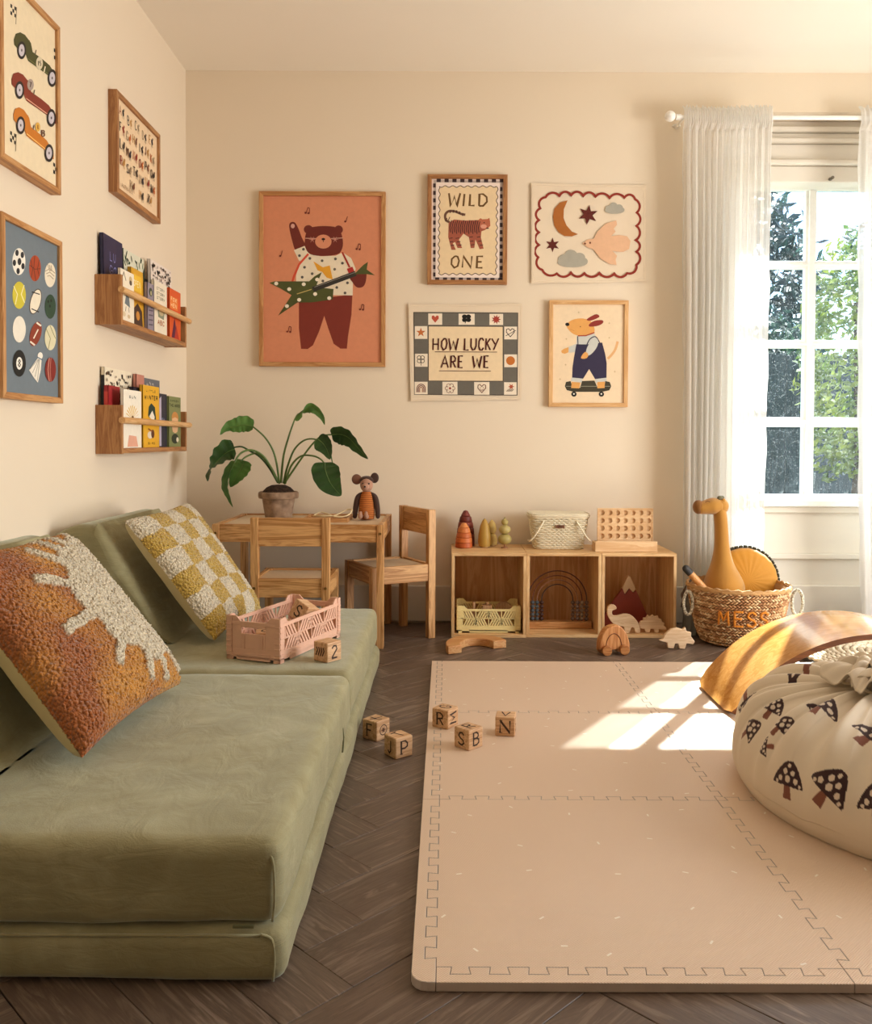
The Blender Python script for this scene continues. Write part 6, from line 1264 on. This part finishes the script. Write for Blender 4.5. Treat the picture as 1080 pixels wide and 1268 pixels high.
# mushroom decals: centre, angle and size in the cloth's own (arc, radial) plane
def cloth_uv(th, s): return s * 1.0
MUSH = []
def mush(th, s, sc_, rt_):
    tg = bagpt(th + .06, s) - bagpt(th - .06, s); dn = bagpt(th, min(1, s + .03)) - bagpt(th, s - .03); return (bagpt(th, s), tg, sc_, rt_, dn)
def px_ang(px, py):   # find the cloth (th, s) seen at a photo pixel
    best = None; o_ = Vector((0, 0, H)); d_ = ray(px, py).normalized()
    for i in range(150):
        th = -pi + i * pi / 100 - .5
        for j in range(10, 96):
            s = j / 100; p = bagpt(th, s) - o_; dist = (p - d_ * p.dot(d_)).length
            if dist < .012 and (best is None or p.length < best[0]): best = (p.length, th, s)
    return best
for px, py, sc_, rt_ in ((967, 965, 1.0, 100), (1016, 975, 1.15, 65), (921, 905, .85, 60), (942, 924, .6, 200), (968, 892, .75, 80), (1014, 866, .9, 100), (932, 1000, .8, 60), (985, 1044, .8, 80), (1080, 990, 1.0, 100), (953, 872, .8, 110), (1078, 905, 1.0, 70)):
    q = px_ang(px, py)
    if q: MUSH.append(mush(q[1], q[2], sc_, rt_))
for k in range(70):   # the print goes on around the far side
    th = random.uniform(-.9, pi - .1); s = random.uniform(.3, .92); q = bagpt(th, s)
    if min((q - m[0]).length for m in MUSH) < .125: continue
    MUSH.append(mush(th, s, 1.0, random.uniform(0, 360)))
MM = []
for c, tg, sc_, rt_, dn in MUSH:
    tg = tg.normalized(); up = -(dn - tg * dn.dot(tg)).normalized()
    a = R(rt_ - 90); MM.append((c, tg * cos(a) + up * sin(a), -tg * sin(a) + up * cos(a), .034 * sc_))
def mushcol(p):
    for c, ux, uy, s_ in MM:
        d = p - c
        if d.length_squared > (s_ * 1.9) ** 2: continue
        x, y = d.dot(ux) / s_, d.dot(uy) / s_
        if -.25 < y < 1.15:   # cap: rounded triangle
            w_ = 1.05 * (1 - max(0, y + .1) / 1.3) ** .6
            if abs(x) < w_:
                for (dx, dy, dr) in ((0, .15, .17), (-.5, .1, .14), (.52, .12, .14), (-.2, .55, .14), (.27, .52, .13), (.0, .9, .1), (-.75, -.12, .1), (.8, -.1, .09)):
                    if (x - dx) ** 2 + (y - dy) ** 2 * .7 < dr ** 2: return CDOT
                return CDK
        if -1.0 < y <= -.25 and abs(x) < .2 + .12 * (-y - .25): return CST
    return CB
b = MB(); NU_, NV2 = 1300, 300
softgrid(lambda u, v: bagpt(u * 2 * pi - pi, .02 + .98 * v), NU_, NV2, b, closeu=True); b.c = [mushcol(p) for p in b.v]
b.build('printed_cloth', CANV, e, smooth=180, colors=True)
b = MB(); b.col = CB
for lay in range(3):   # bunched ruffle at the neck of the bag
    softgrid(lambda u, v: Vector((gx + (.012 + (.105 - .03 * lay) * v) * (1 + .14 * sin(5 * 2 * pi * u + lay * 2)) * cos(2 * pi * u), gy_ + (.012 + (.105 - .03 * lay) * v) * (1 + .14 * sin(4 * 2 * pi * u + lay)) * sin(2 * pi * u),
        MT + .238 + .010 * lay + .040 * sin(pi * min(1, v * .75 + .1)) + (.013 * v * sin(9 * 2 * pi * u + lay * 2 + 2 * v) + .006 * v * sin(17 * 2 * pi * u + lay)))), 160, 24, b, closeu=True)
o = b.build('ruffle', CANV, e, smooth=180, colors=True); sm = o.modifiers.new('cloth_thickness', 'SOLIDIFY'); sm.thickness = .002
b = MB(); b.tube([(gx + .075 * cos(a) * (1 + .08 * sin(5 * a)), gy_ + .075 * sin(a), MT + .244 + .004 * sin(6 * a)) for a in [2 * pi * k / 50 for k in range(50)]], .0035, 6, True); b.build('drawstring', plain('cfc0a8', .8), e, smooth=180)
